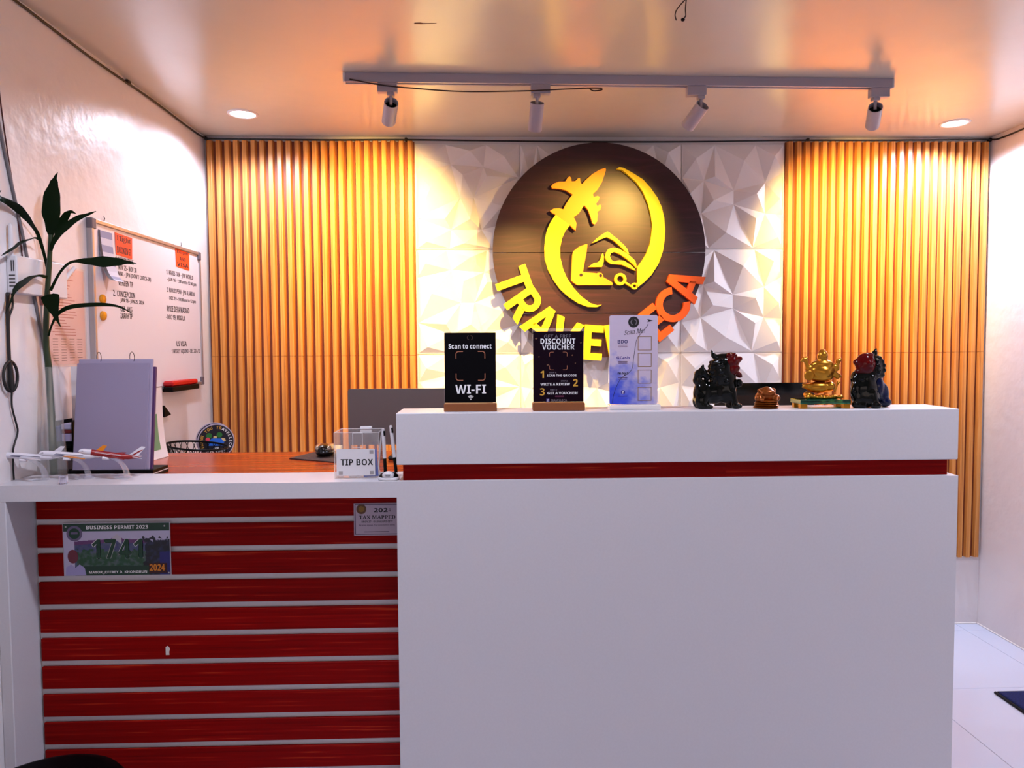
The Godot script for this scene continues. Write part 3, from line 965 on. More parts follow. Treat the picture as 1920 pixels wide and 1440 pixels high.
# ---------------------------------------------------------------- signs standing on the ledge
func bracket(parent: Node, at: Vector3, r: float, m: Material) -> void:
	var w := r * 0.055
	for sx in [-1.0, 1.0]:
		for sy in [-1.0, 1.0]:
			var st := S()
			var xf := Transform3D(Basis(Vector3(sx, 0, 0), Vector3(0, sy, 0), Vector3(0, 0, 1)), at)
			prism(st, rect(r * 0.5, r - w, r * 0.8, r), 0, 0.0003, xf)
			prism(st, rect(r - w, r * 0.5, r, r * 0.8), 0, 0.0003, xf)
			prism(st, arc(r * 0.8, r * 0.8, r * 0.2 - w, r * 0.2, 0, 90, 8), 0, 0.0003, xf)
			part(parent, "corner_bracket", st, m)

func stand_sign(label: String, x0: float, x1: float, top: float, print_col: String) -> Node3D:
	var zf := 1.515
	var xm := (x0 + x1) / 2
	var t := thing("table_sign", label, "sign", Vector3(xm, LEDGE, zf), "acrylic signs on wooden feet")
	part(t, "wooden_foot", B(Vector3(x0 - 0.001, LEDGE, zf - 0.022), Vector3(x1 + 0.001, LEDGE + 0.022, zf + 0.018), 0.0015), M("foot_wood", Color(0.50, 0.27, 0.10), 0.5))
	part(t, "acrylic_sheet", B(Vector3(x0, LEDGE + 0.022, zf - 0.004), Vector3(x1, top, zf - 0.002)), mats.acrylic)
	part(t, "card", B(Vector3(x0 + 0.001, LEDGE + 0.024, zf - 0.002), Vector3(x1 - 0.001, top - 0.008, zf - 0.0005)), mats[print_col])
	return t

func wifi_symbol(parent: Node, at: Vector3, r: float, m: Material) -> void:
	var st := S()
	for k in 3:
		prism(st, arc(0, 0, r * (0.30 + 0.26 * k), r * (0.44 + 0.26 * k), 45, 135, 10), 0, 0.0003, Transform3D(Basis(), at))
	prism(st, disc(0, 0.02 * r, r * 0.14, 12), 0, 0.0003, Transform3D(Basis(), at))
	part(parent, "signal_symbol", st, m)

func counter_signs() -> void:
	M("card_black", Color(0.035, 0.03, 0.04), 0.6).metallic_specular = 0.15
	M("card_plum", Color(0.085, 0.03, 0.075), 0.6).metallic_specular = 0.15
	M("copper_ink", Color(0.62, 0.38, 0.27), 0.6)
	var t := stand_sign("black wireless network sign on a wooden foot, nearest the tip box", 1.2150, 1.3605, 1.4475, "card_black")
	var zc := 1.5146
	var P := func(x: float, y: float) -> Vector3: return Vector3(x, y, zc)
	text(t, "Scan to connect", 0.0135, P.call(1.2878, 1.4015), mats.white_ink, 0.120)
	bracket(t, P.call(1.2885, 1.3465), 0.0415, mats.copper_ink)
	text(t, "WI-FI", 0.025, P.call(1.2885, 1.2815), mats.white_ink, 0.086)
	wifi_symbol(t, P.call(1.2885, 1.2525), 0.012, mats.white_ink)
	var sm := S()
	prism(sm, arc(0, 0, 0.0055, 0.0072, 110, 260, 10), 0, 0.0003, Transform3D(Basis(), P.call(1.2865, 1.4255)))
	prism(sm, arc(0, 0, 0.0055, 0.0072, -70, 80, 10), 0, 0.0003, Transform3D(Basis(), P.call(1.2885, 1.4255)))
	part(t, "emblem", sm, M("dim_copper", Color(0.22, 0.12, 0.07), 0.6))

	t = stand_sign("dark plum discount voucher sign on a wooden foot, middle of three", 1.4632, 1.6065, 1.4500, "card_plum")
	text(t, "GET A FREE", 0.0098, P.call(1.533, 1.4275), M("grey_ink", Color(0.45, 0.42, 0.46), 0.7), 0.076, Vector3.RIGHT, Vector3.UP, "Droid Sans", 400)
	text(t, "DISCOUNT", 0.0145, P.call(1.534, 1.4145), mats.white_ink, 0.098)
	text(t, "VOUCHER", 0.0145, P.call(1.535, 1.3980), mats.white_ink, 0.091)
	bracket(t, P.call(1.5350, 1.3590), 0.0255, mats.copper_ink)
	for l in [["1", 1.4895, 1.3215, "STEP 1:", "SCAN THE QR CODE", 1.5445, 0.083], ["2", 1.5830, 1.2975, "STEP 2:", "WRITE A REVIEW", 1.5260, 0.083], ["3", 1.4895, 1.2725, "STEP 3:", "GET A VOUCHER!", 1.5465, 0.085]]:
		text(t, l[0], 0.0205, P.call(l[1], l[2]), mats.gold_ink)
		text(t, l[4], 0.0068, P.call(l[5], l[2] - 0.004), mats.white_ink, l[6])
		text(t, l[3], 0.0038, P.call(l[5] - 0.0250 if l[0] != "2" else l[5] + 0.026, l[2] + 0.005), mats.grey_ink, 0.02)
	flat(t, "social_badge", rect(-0.0045, -0.0045, 0.0045, 0.0045), M("social_blue", Color(0.20, 0.18, 0.50), 0.6), P.call(1.5050, 1.2485))
	text(t, "f", 0.007, P.call(1.5052, 1.2484) + Vector3(0, 0, 0.0003), mats.white_ink)
	text(t, "TRAVELLECA", 0.0062, P.call(1.5360, 1.2480), mats.grey_ink, 0.046)
	flat(t, "ribbon", rrect(-0.013, -0.002, 0.013, 0.002, 0.002), M("magenta_ink", Color(0.35, 0.05, 0.22), 0.6), P.call(1.5380, 1.2595))
	for f in [[1.473, 1.4215, 0.004], [1.4805, 1.3705, 0.0025], [1.5745, 1.3745, 0.003], [1.5055, 1.3475, 0.004], [1.583, 1.352, 0.002], [1.5985, 1.409, 0.0025], [1.486, 1.441, 0.002]]:
		flat(t, "confetti", PackedVector2Array([Vector2(-f[2], 0), Vector2(0, -f[2] * 0.6), Vector2(f[2], f[2] * 0.3), Vector2(0, f[2] * 0.8)]), M("confetti_ink", Color(0.42, 0.28, 0.20), 0.6), P.call(f[0], f[1]))

	# tall pale card in a clear foot
	var x0 := 1.6805
	var x1 := 1.8175
	var zf := 1.505
	t = thing("table_sign", "tall pale lilac payment sign with blue corner in a clear foot", "sign", Vector3((x0 + x1) / 2, LEDGE, zf))
	part(t, "clear_foot", B(Vector3(x0 - 0.003, LEDGE, zf - 0.02), Vector3(x1 + 0.005, LEDGE + 0.014, zf + 0.02), 0.001), mats.acrylic_edge)
	var st := S()
	var bw := 1.2345
	prism(st, rrect(x0, bw, x1, 1.4865, 0.006), zf - 0.003, zf, Transform3D())
	var im := Image.create(128, 256, false, Image.FORMAT_RGB8)
	var n := FastNoiseLite.new()
	n.seed = 8
	n.frequency = 0.025
	for y in 256:
		for x in 128:
			var d := Vector2(x / 128.0, (256 - y) / 256.0 * 1.8).length() + n.get_noise_2d(x, y) * 0.35
			var v := clampf(1.25 - d * 1.3, 0.0, 1.0)
			im.set_pixel(x, y, Color(0.76, 0.70, 0.78).lerp(Color(0.16, 0.26, 0.80), v))
	var cm := M("payment_card", Color(1, 1, 1), 0.35)
	cm.albedo_texture = ImageTexture.create_from_image(im)
	cm.uv1_scale = Vector3(1.0 / (x1 - x0), 1.0 / (1.4865 - bw), 1)
	cm.uv1_offset = Vector3(-x0 / (x1 - x0), 1.4865 / (1.4865 - bw), 0)
	part(t, "card", st, cm)
	var Q := func(x: float, y: float) -> Vector3: return Vector3(x, y, zf)
	flat(t, "badge", disc(0, 0, 0.0155, 32), mats.ink, Q.call(1.7490, 1.4670))
	sm = S()
	prism(sm, arc(0, 0, 0.0065, 0.0085, 120, 260, 10), 0, 0.0003, Transform3D(Basis(), Q.call(1.7485, 1.4668) + Vector3(0, 0, 0.0003)))
	prism(sm, arc(0, 0, 0.0065, 0.0085, -60, 80, 10), 0, 0.0003, Transform3D(Basis(), Q.call(1.7500, 1.4668) + Vector3(0, 0, 0.0003)))
	part(t, "emblem", sm, mats.grey_ink)
	text(t, "Scan Me!", 0.0135, Q.call(1.7520, 1.4405), mats.ink, 0.058, Vector3(1, 0.12, 0).normalized(), Vector3(0.25, 1, 0), "Droid Serif", 400)
	st = S()
	var trail := []
	for p in [[1.6880, 1.2380], [1.6960, 1.2740], [1.7130, 1.3080], [1.7330, 1.3220], [1.7450, 1.3370], [1.7500, 1.3720], [1.7570, 1.4150], [1.7680, 1.4330], [1.7850, 1.4530], [1.7905, 1.4630]]:
		trail.append(Vector3(p[0], p[1], zf + 0.0002))
	tube(st, smooth_path(trail, 4), 0.0005, 5)
	prism(st, PackedVector2Array([Vector2(0.011, 0.002), Vector2(-0.007, 0.006), Vector2(-0.002, 0.001), Vector2(-0.007, -0.003)]), 0, 0.0003, Transform3D(Basis(), Q.call(1.7935, 1.4690)))
	part(t, "flight_trail", st, mats.ink)
	text(t, "BDO", 0.0098, Q.call(1.7180, 1.4120), M("navy_ink", Color(0.12, 0.10, 0.36), 0.6), 0.028)
	text(t, "GCash", 0.0075, Q.call(1.7190, 1.3670), M("violet_ink", Color(0.16, 0.10, 0.50), 0.6), 0.036)
	text(t, "maya", 0.0085, Q.call(1.7190, 1.3210), mats.ink, 0.030)
	flat(t, "social_badge", disc(0, 0, 0.006, 20), mats.violet_ink, Q.call(1.7190, 1.2690))
	text(t, "f", 0.008, Q.call(1.7191, 1.2690) + Vector3(0, 0, 0.0003), mats.white_ink)
	for y in [1.4020, 1.3975, 1.3560, 1.3515, 1.3105, 1.3060, 1.2580]:
		flat(t, "account_line", rect(-0.013, -0.0008, 0.013, 0.0008), M("maroon_ink", Color(0.28, 0.08, 0.20), 0.6), Q.call(1.7185, y))
	for y in [1.4070, 1.3600, 1.3130, 1.2640]:
		st = S()
		for b in [[-0.0195, -0.0195, 0.0195, -0.0180], [-0.0195, 0.0180, 0.0195, 0.0195], [-0.0195, -0.0180, -0.0180, 0.0180], [0.0180, -0.0180, 0.0195, 0.0180]]:
			prism(st, rect(b[0], b[1], b[2], b[3]), 0, 0.0004, Transform3D(Basis(), Q.call(1.7805, y)))
		part(t, "code_frame", st, M("brass_ink", Color(0.55, 0.42, 0.20), 0.6))

# ---------------------------------------------------------------- figurines on the ledge
func figurines() -> void:
	var V := func(x: float, y: float, z: float) -> Vector3: return Vector3(x, y, z) * 0.001
	# crouching lion, facing the middle of the ledge, tail curled up
	var at := Vector3(1.990, LEDGE, 1.495)
	var t := thing("lion_figurine", "dark glazed lion figurine with curled tail and red face, beside the payment sign", "figurine", at)
	var body := [
		[V.call(-40, 42, 0), V.call(28, 40, 24)], [V.call(-8, 46, 0), V.call(34, 33, 22)], [V.call(28, 52, 0), V.call(28, 38, 22)],
		[V.call(-48, 22, 14), V.call(18, 24, 13)], [V.call(-48, 22, -14), V.call(18, 24, 13)],
		[V.call(-44, 8, 18), V.call(-22, 6, 20), 8.0e-3, 6.0e-3], [V.call(-44, 8, -18), V.call(-22, 6, -20), 8.0e-3, 6.0e-3],
		[V.call(40, 46, 14), V.call(48, 10, 16), 11.0e-3, 9.0e-3], [V.call(36, 46, -14), V.call(40, 10, -16), 11.0e-3, 9.0e-3],
		[V.call(54, 8, 17), V.call(14, 8, 12)], [V.call(46, 8, -17), V.call(14, 8, 12)],
		[V.call(14, 112, 0), V.call(30, 44, 26)], [V.call(26, 86, 0), V.call(28, 30, 24)], [V.call(8, 96, 0), V.call(22, 26, 24)],
		[V.call(-4, 118, 8), V.call(-9, 108, 8), 9.0e-3, 8.0e-3], [V.call(-4, 100, 10), V.call(-7, 92, 9), 9.0e-3, 8.0e-3], [V.call(2, 80, 10), V.call(-2, 76, 9), 9.0e-3, 8.0e-3],
		[V.call(4, 142, 0), V.call(-10, 151, 0), 8.0e-3, 6.0e-3], [V.call(-10, 151, 0), V.call(-16, 165, 0), 6.0e-3, 2.5e-3], [V.call(4, 146, 0), V.call(40, 152, 0), 7.0e-3, 8.0e-3],
		[V.call(-46, 72, 0), V.call(-58, 80, 0), 9.0e-3, 10.0e-3], [V.call(-58, 80, 0), V.call(-52, 98, 0), 10.0e-3, 12.0e-3], [V.call(-52, 98, 0), V.call(-40, 104, 0), 12.0e-3, 10.0e-3], [V.call(-40, 104, 0), V.call(-28, 88, 0), 10.0e-3, 8.0e-3], [V.call(-46, 104, 0), V.call(-40, 124, 0), 9.0e-3, 3.0e-3],
		[V.call(62, 72, 6), V.call(10, 12, 12)]]
	for q in [[-14, 132, 8], [-17, 120, 9], [-19, 107, 9], [-17, 94, 9], [-12, 82, 9], [-4, 72, 8], [6, 140, 7], [20, 80, 7], [12, 92, 7], [6, 108, 7], [2, 124, 7]]:
		for sz in [-1.0, 1.0]:
			body.append([V.call(q[0], q[1], sz * (10 if q[0] < 0 else 23)), V.call(q[2] * 0.8, q[2] * 0.62, q[2] * 0.8)])
	var st := S()
	blend(st, body, 0.006, 0.0026, at)
	part(t, "body", st, mats.dark_glaze)
	var face := [
		[V.call(38, 134, 0), V.call(26, 20, 25)], [V.call(40, 112, 0), V.call(22, 22, 24)], [V.call(58, 140, 0), V.call(12, 9, 15)], [V.call(66, 142, 0), V.call(6, 6, 10)],
		[V.call(60, 98, 0), V.call(11, 8, 13)], [V.call(66, 92, 0), V.call(7, 5, 9)], [V.call(52, 116, 12), V.call(11, 6, 7)], [V.call(52, 116, -12), V.call(11, 6, 7)],
		[V.call(30, 152, 14), V.call(8, 7, 7)], [V.call(46, 152, 12), V.call(8, 7, 7)], [V.call(46, 152, -12), V.call(8, 7, 7)]]
	st = S()
	blend(st, face, 0.004, 0.0024, at)
	part(t, "face", st, mats.red_glaze, "dark red open-mouthed face")

	# lion seated and turned to the front, at the far end
	at = Vector3(2.4300, LEDGE, 1.500)
	t = thing("lion_figurine", "dark glazed seated lion figurine with blue flank, nearest the ledge end", "figurine", at)
	body = [
		[V.call(-20, 52, 6), V.call(38, 46, 28)], [V.call(-14, 30, 6), V.call(40, 30, 30)], [V.call(-20, 84, 2), V.call(36, 30, 26)],
		[V.call(4, 110, -4), V.call(28, 44, 28)], [V.call(22, 118, -6), V.call(14, 22, 20)], [V.call(24, 98, -6), V.call(14, 22, 20)], [V.call(18, 134, -4), V.call(14, 14, 18)],
		[V.call(8, 146, -6), V.call(16, 156, -6), 7.0e-3, 6.0e-3], [V.call(16, 156, -6), V.call(20, 168, -6), 6.0e-3, 2.5e-3],
		[V.call(-48, 66, 14), V.call(-54, 46, 16), 8.0e-3, 8.0e-3], [V.call(-54, 46, 16), V.call(-46, 26, 18), 8.0e-3, 9.0e-3], [V.call(-46, 74, 12), V.call(-50, 82, 10), 6.0e-3, 5.0e-3],
		[V.call(-44, 10, 16), V.call(-30, 8, 26), 10.0e-3, 9.0e-3], [V.call(-50, 10, 18), V.call(10, 9, 11)],
		[V.call(-6, 40, 26), V.call(0, 10, 30), 13.0e-3, 11.0e-3], [V.call(2, 8, 34), V.call(16, 8, 12)]]
	for q in [[32, 132, 8], [36, 120, 9], [37, 106, 9], [34, 92, 8], [24, 142, 8], [10, 134, 7], [14, 118, 7], [14, 102, 7], [-2, 88, 7], [-18, 86, 7], [-34, 84, 7]]:
		body.append([V.call(q[0], q[1], 22 if q[0] < 20 else 4), V.call(q[2] * 0.8, q[2] * 0.7, q[2])])
	st = S()
	blend(st, body, 0.006, 0.0026, at)
	part(t, "body", st, mats.dark_glaze)
	st = S()
	blend(st, [[V.call(22, 58, -4), V.call(18, 36, 22)], [V.call(40, 38, -12), V.call(20, 34, 22)], [V.call(48, 14, -8), V.call(18, 14, 20)], [V.call(30, 72, -12), V.call(14, 14, 16)], [V.call(34, 78, -14), V.call(44, 88, -16), 8.0e-3, 4.0e-3]], 0.006, 0.0026, at)
	part(t, "haunch", st, mats.blue_glaze, "deep blue glazed flank")
	st = S()
	blend(st, [[V.call(-20, 124, 12), V.call(28, 32, 22)], [V.call(-34, 130, 12), V.call(16, 12, 14)], [V.call(-44, 130, 10), V.call(10, 8, 10)], [V.call(-36, 104, 12), V.call(14, 8, 12)], [V.call(-24, 146, 12), V.call(9, 8, 9)], [V.call(-6, 150, 12), V.call(9, 8, 9)], [V.call(-36, 116, 22), V.call(8, 5, 7)], [V.call(-16, 126, 32), V.call(9, 8, 6)]], 0.004, 0.0025, at)
	part(t, "face", st, mats.red_glaze, "dark red face")

	# small three-legged toad on coins
	at = Vector3(2.1300, LEDGE, 1.500)
	t = thing("toad_figurine", "small amber toad figurine sitting on a pile of coins", "figurine", at)
	st = S()
	for k in 4:
		lathe(st, [Vector2(0, k * 0.0062), Vector2(0.032 - 0.001 * k, k * 0.0062), Vector2(0.0355 - 0.0012 * k, k * 0.0062 + 0.003), Vector2(0.032 - 0.001 * k, k * 0.0062 + 0.006), Vector2(0, k * 0.0062 + 0.006)], at + Vector3(0.0015 * (k % 2), 0, 0.001 * k), 24)
	part(t, "coin_pile", st, mats.amber)
	st = S()
	blend(st, [[V.call(0, 34, -2), V.call(29, 16, 24)], [V.call(0, 46, 4), V.call(24, 12, 20)], [V.call(-19, 51, 6), V.call(7, 7, 7)], [V.call(19, 51, 6), V.call(7, 7, 7)], [V.call(0, 56, 4), V.call(12, 6, 10)], [V.call(-26, 30, 12), V.call(10, 10, 12)], [V.call(26, 30, 12), V.call(10, 10, 12)], [V.call(-18, 26, 20), V.call(-20, 25, 28), 6.0e-3, 5.0e-3], [V.call(18, 26, 20), V.call(20, 25, 28), 6.0e-3, 5.0e-3], [V.call(0, 44, 16), V.call(20, 7, 9)]], 0.005, 0.0022, at)
	part(t, "toad", st, mats.amber)

	# laughing figure with raised arms on a glass plinth
	at = Vector3(2.2890, LEDGE, 1.500)
	t = thing("laughing_figurine", "gold laughing robed figurine with raised arms on green glass", "figurine", at)
	for x in [-0.062, 0.060]:
		for z in [-0.02, 0.024]:
			part(t, "plinth_foot", B(at + Vector3(x - 0.010, 0, z - 0.008), at + Vector3(x + 0.010, 0.0135, z + 0.008), 0.001), mats.gold)
	part(t, "glass_plinth", B(at + Vector3(-0.074, 0.0135, -0.036), at + Vector3(0.070, 0.0255, 0.036), 0.001), solid_glass("green_glass", Color(0.20, 0.62, 0.50)))
	var b0 := at + Vector3(0, 0.0255, 0)
	st = S()
	var pile := [[V.call(0, 5, 0), V.call(50, 7, 24)]]
	for k in 11:
		pile.append([V.call(-48 + 9.6 * k, 6 + (k % 3), 18 - (k % 2) * 6), V.call(8, 6, 7)])
	pile.append([V.call(-42, 12, 8), V.call(12, 10, 14)])
	blend(st, pile, 0.003, 0.0024, b0)
	part(t, "ingot_pile", st, mats.gold)
	st = S()
	blend(st, [[V.call(-8, 33, 0), V.call(36, 17, 20)], [V.call(-40, 36, 0), V.call(-52, 42, 0), 8.0e-3, 3.0e-3], [V.call(-42, 36, 2), V.call(-54, 34, 2), 7.0e-3, 3.0e-3], [V.call(24, 36, 4), V.call(14, 14, 16)], [V.call(40, 22, 0), V.call(48, 46, 0), 3.0e-3, 3.0e-3], [V.call(48, 46, 0), V.call(56, 50, 0), 3.0e-3, 2.0e-3]], 0.005, 0.0024, b0)
	part(t, "sack", st, mats.gold)
	st = S()
	blend(st, [[V.call(0, 62, 0), V.call(34, 14, 20)], [V.call(0, 80, 2), V.call(36, 22, 22)], [V.call(2, 76, 14), V.call(20, 16, 13)], [V.call(2, 99, 2), V.call(31, 14, 18)], [V.call(2, 94, 12), V.call(7, 5, 6)], [V.call(-9, 93, 12), V.call(7, 5, 6)],
		[V.call(-22, 94, 0), V.call(-40, 86, 4), 10.0e-3, 8.0e-3], [V.call(-40, 86, 4), V.call(-46, 108, 4), 7.0e-3, 5.0e-3], [V.call(-46, 108, 4), V.call(-54, 114, 4), 6.0e-3, 5.0e-3], [V.call(-54, 114, 4), V.call(-60, 108, 4), 4.0e-3, 3.0e-3], [V.call(-48, 114, 4), V.call(-44, 118, 4), 5.0e-3, 4.0e-3],
		[V.call(24, 94, 0), V.call(42, 88, 4), 10.0e-3, 8.0e-3], [V.call(42, 88, 4), V.call(46, 108, 4), 7.0e-3, 5.0e-3], [V.call(46, 108, 4), V.call(52, 112, 4), 7.0e-3, 5.0e-3],
		[V.call(36, 72, 2), V.call(46, 62, 2), 9.0e-3, 6.0e-3], [V.call(46, 70, 2), V.call(56, 64, 2), 5.0e-3, 3.0e-3],
		[V.call(2, 112, 2), V.call(11, 10, 11)], [V.call(2, 124, 2), V.call(15, 15, 15)], [V.call(2, 137, 0), V.call(9, 5, 9)], [V.call(2, 121, 14), V.call(3, 3, 3)], [V.call(-10, 118, 2), V.call(3, 6, 4)], [V.call(14, 118, 2), V.call(3, 6, 4)], [V.call(2, 114, 12), V.call(7, 3, 4)]], 0.004, 0.0022, b0)
	part(t, "figure", st, mats.gold)
	st = S()
	lathe(st, [Vector2(0, -0.003), Vector2(0.012, -0.003), Vector2(0.0145, -0.0015), Vector2(0.0145, 0.0015), Vector2(0.012, 0.003), Vector2(0.010, 0.002), Vector2(0, 0.002)], b0 + Vector3(-0.041, 0.068, 0.014), 24, Basis(Vector3.RIGHT, PI / 2))
	part(t, "coin", st, mats.gold)

# ---------------------------------------------------------------- things on the low counter
func low_counter_things() -> void:
	# tip box of clear panes with a paper sign
	var x0 := 0.9060
	var x1 := 1.0320
	var z1 := 1.5200
	var z0 := 1.4150
	var top := 1.1625
	var t := thing("tip_box", "clear acrylic tip box with a paper sign", "box", Vector3(0.969, LOW, 1.467))
	var g := 0.003
	part(t, "pane", B(Vector3(x0, LOW, z1 - g), Vector3(x1, top, z1)), mats.acrylic)
	part(t, "pane", B(Vector3(x0, LOW, z0), Vector3(x1, top, z0 + g)), mats.acrylic)
	part(t, "pane", B(Vector3(x0, LOW, z0 + g), Vector3(x0 + g, top, z1 - g)), mats.acrylic)
	part(t, "pane", B(Vector3(x1 - g, LOW, z0 + g), Vector3(x1, top, z1 - g)), mats.acrylic)
	part(t, "base", B(Vector3(x0 + g, LOW, z0 + g), Vector3(x1 - g, LOW + g, z1 - g)), mats.acrylic)
	part(t, "lid", B(Vector3(x0 + g, top - g, z0 + g), Vector3(x1 - g, top, z1 - g)), mats.acrylic)
	# polished edges of the panes
	for e in [[Vector3(x0, LOW, z1), Vector3(x0 + 0.0012, top, z1 + 0.0006)], [Vector3(x1 - 0.0012, LOW, z1), Vector3(x1, top, z1 + 0.0006)], [Vector3(x0, top, z1 - g), Vector3(x1, top + 0.0008, z1)], [Vector3(x0, top, z0), Vector3(x1, top + 0.0008, z0 + g)], [Vector3(x0, top, z0 + g), Vector3(x0 + g, top + 0.0008, z1 - g)], [Vector3(x1 - g, top, z0 + g), Vector3(x1, top + 0.0008, z1 - g)], [Vector3(x0, LOW, z1), Vector3(x1, LOW + 0.0015, z1 + 0.0006)]]:
		part(t, "polished_edge", B(e[0], e[1]), mats.acrylic_edge)
	var pz := z1 + 0.0008
	part(t, "paper_label", B(Vector3(0.9125, 1.0420, pz), Vector3(1.0195, 1.1165, pz + 0.0006)), mats.paper)
	text(t, "TIP BOX", 0.0175, Vector3(0.9690, 1.0795, pz + 0.0006), mats.ink, 0.090)
	for p in [[0.924, 1.050], [1.010, 1.050], [1.010, 1.108]]:
		flat(t, "tape", rect(-0.0055, -0.005, 0.0055, 0.005), M("tape", Color(0.62, 0.60, 0.60), 0.3), Vector3(p[0], p[1], pz + 0.0006))
	var st := S()
	for b in [[0.958, 1.1195, 0.986, 1.1207], [0.958, 1.1610, 0.986, 1.1622], [0.958, 1.1207, 0.9592, 1.1610], [0.9848, 1.1207, 0.986, 1.1610]]:
		prism(st, rect(b[0], b[1], b[2], b[3]), z1 + 0.0006, z1 + 0.0012)
	part(t, "hasp_plate", st, mats.acrylic_edge)
	part(t, "handle", B(Vector3(0.965, top + 0.0008, 1.430), Vector3(0.999, top + 0.009, 1.442), 0.002), mats.acrylic_edge)
	var bl := thing("blue_note", "folded blue slip of paper inside the tip box", "paper", Vector3(1.0, LOW + 0.003, 1.50))
	st = S()
	box(st, Vector3(0.985, LOW + 0.004, 1.506), Vector3(1.0265, LOW + 0.080, 1.509), 0.0, Basis(Vector3.BACK, 0.06), Vector3(1.0, LOW + 0.01, 1.507))
	part(bl, "slip", st, M("blue_paper", Color(0.12, 0.28, 0.72), 0.6))
	# desk pen holder
	var c := Vector3(1.0600, LOW, 1.5385)
	t = thing("pen_holder", "white and black oval desk pen holder beside the tip box", "pen holder", c)
	st = S()
	lathe(st, [Vector2(0.0, 0.0), Vector2(0.028, 0.0), Vector2(0.030, 0.002), Vector2(0.029, 0.007), Vector2(0.026, 0.009), Vector2(0.0, 0.009)], c, 32, Basis(Vector3(1, 0, 0), Vector3(0, 1, 0), Vector3(0, 0, 0.8)))
	part(t, "base", st, mats.white_plastic)
	st = S()
	ellipsoid(st, c + Vector3(0, 0.009, 0), Vector3(0.0270, 0.0135, 0.0215))
	part(t, "collar", st, mats.black)
	st = S()
	ellipsoid(st, c + Vector3(0, 0.0135, 0.012), Vector3(0.0170, 0.0130, 0.0120), Basis(Vector3.RIGHT, 0.5))
	part(t, "dome", st, mats.white_plastic)
	for k in 2:
		flat(t, "print_line", rect(-0.009 + 0.003 * k, -0.0007, 0.009 - 0.003 * k, 0.0007), mats.ink, c + Vector3(0.0, 0.0175 - 0.0032 * k, 0.0238))
	for s in [[-1.0, "white capped counter pen with a clear cord, nearer the tip box"], [1.0, "white capped counter pen leaning against the ledge"]]:
		var foot := c + Vector3(0.008 * s[0], 0.021, -0.008 - 0.004 * s[0])
		var tip := c + Vector3(-0.0075 + 0.008 * s[0], 0.142 if s[0] < 0 else 0.1495, -0.015 - 0.006 * s[0])
		if s[0] > 0:
			foot = c + Vector3(0.0190, 0.018, -0.012)
			tip = c + Vector3(0.0045, 0.1500, -0.018)
		else:
			foot = c + Vector3(-0.0100, 0.020, -0.004)
			tip = c + Vector3(-0.0150, 0.1420, -0.006)
		t = thing("pen", s[1], "pen", foot, "counter pens")
		st = S()
		tube(st, [foot, foot.lerp(tip, 0.32)], [0.0046, 0.0048], 12)
		part(t, "grip", st, mats.black)
		st = S()
		tube(st, [foot.lerp(tip, 0.32), foot.lerp(tip, 0.9)], [0.0050, 0.0050], 12)
		part(t, "barrel", st, mats.white_plastic)
		st = S()
		tube(st, [foot.lerp(tip, 0.9), foot.lerp(tip, 0.97), foot.lerp(tip, 1.0)], [0.0046, 0.0044, 0.003], 12)
		part(t, "cap", st, mats.white_plastic)
		st = S()
		tube(st, [foot.lerp(tip, 0.84) + Vector3(0.003, 0, 0.003), foot.lerp(tip, 0.95) + Vector3(0.003, 0, 0.003)], 0.0028, 8)
		part(t, "clip", st, mats.black)
		if s[0] < 0:
			st = S()
			tube(st, smooth_path([tip, tip + Vector3(-0.005, -0.02, 0), tip + Vector3(-0.010, -0.07, 0.001), tip + Vector3(-0.013, -0.11, 0.002), tip + Vector3(-0.006, -0.130, 0.004)]), 0.0022, 8)
			part(t, "cord", st, mats.cable_white)
	# crystal cube near the counter edge
	var q := Vector3(0.1780, LOW, 1.553)
	t = thing("crystal_cube", "small clear crystal cube near the counter edge", "ornament", q)
	part(t, "block", B(q + Vector3(-0.009, 0, -0.009), q + Vector3(0.009, 0.024, 0.009), 0.002), solid_glass("crystal", Color(0.95, 0.94, 1.0)))
	airliners()

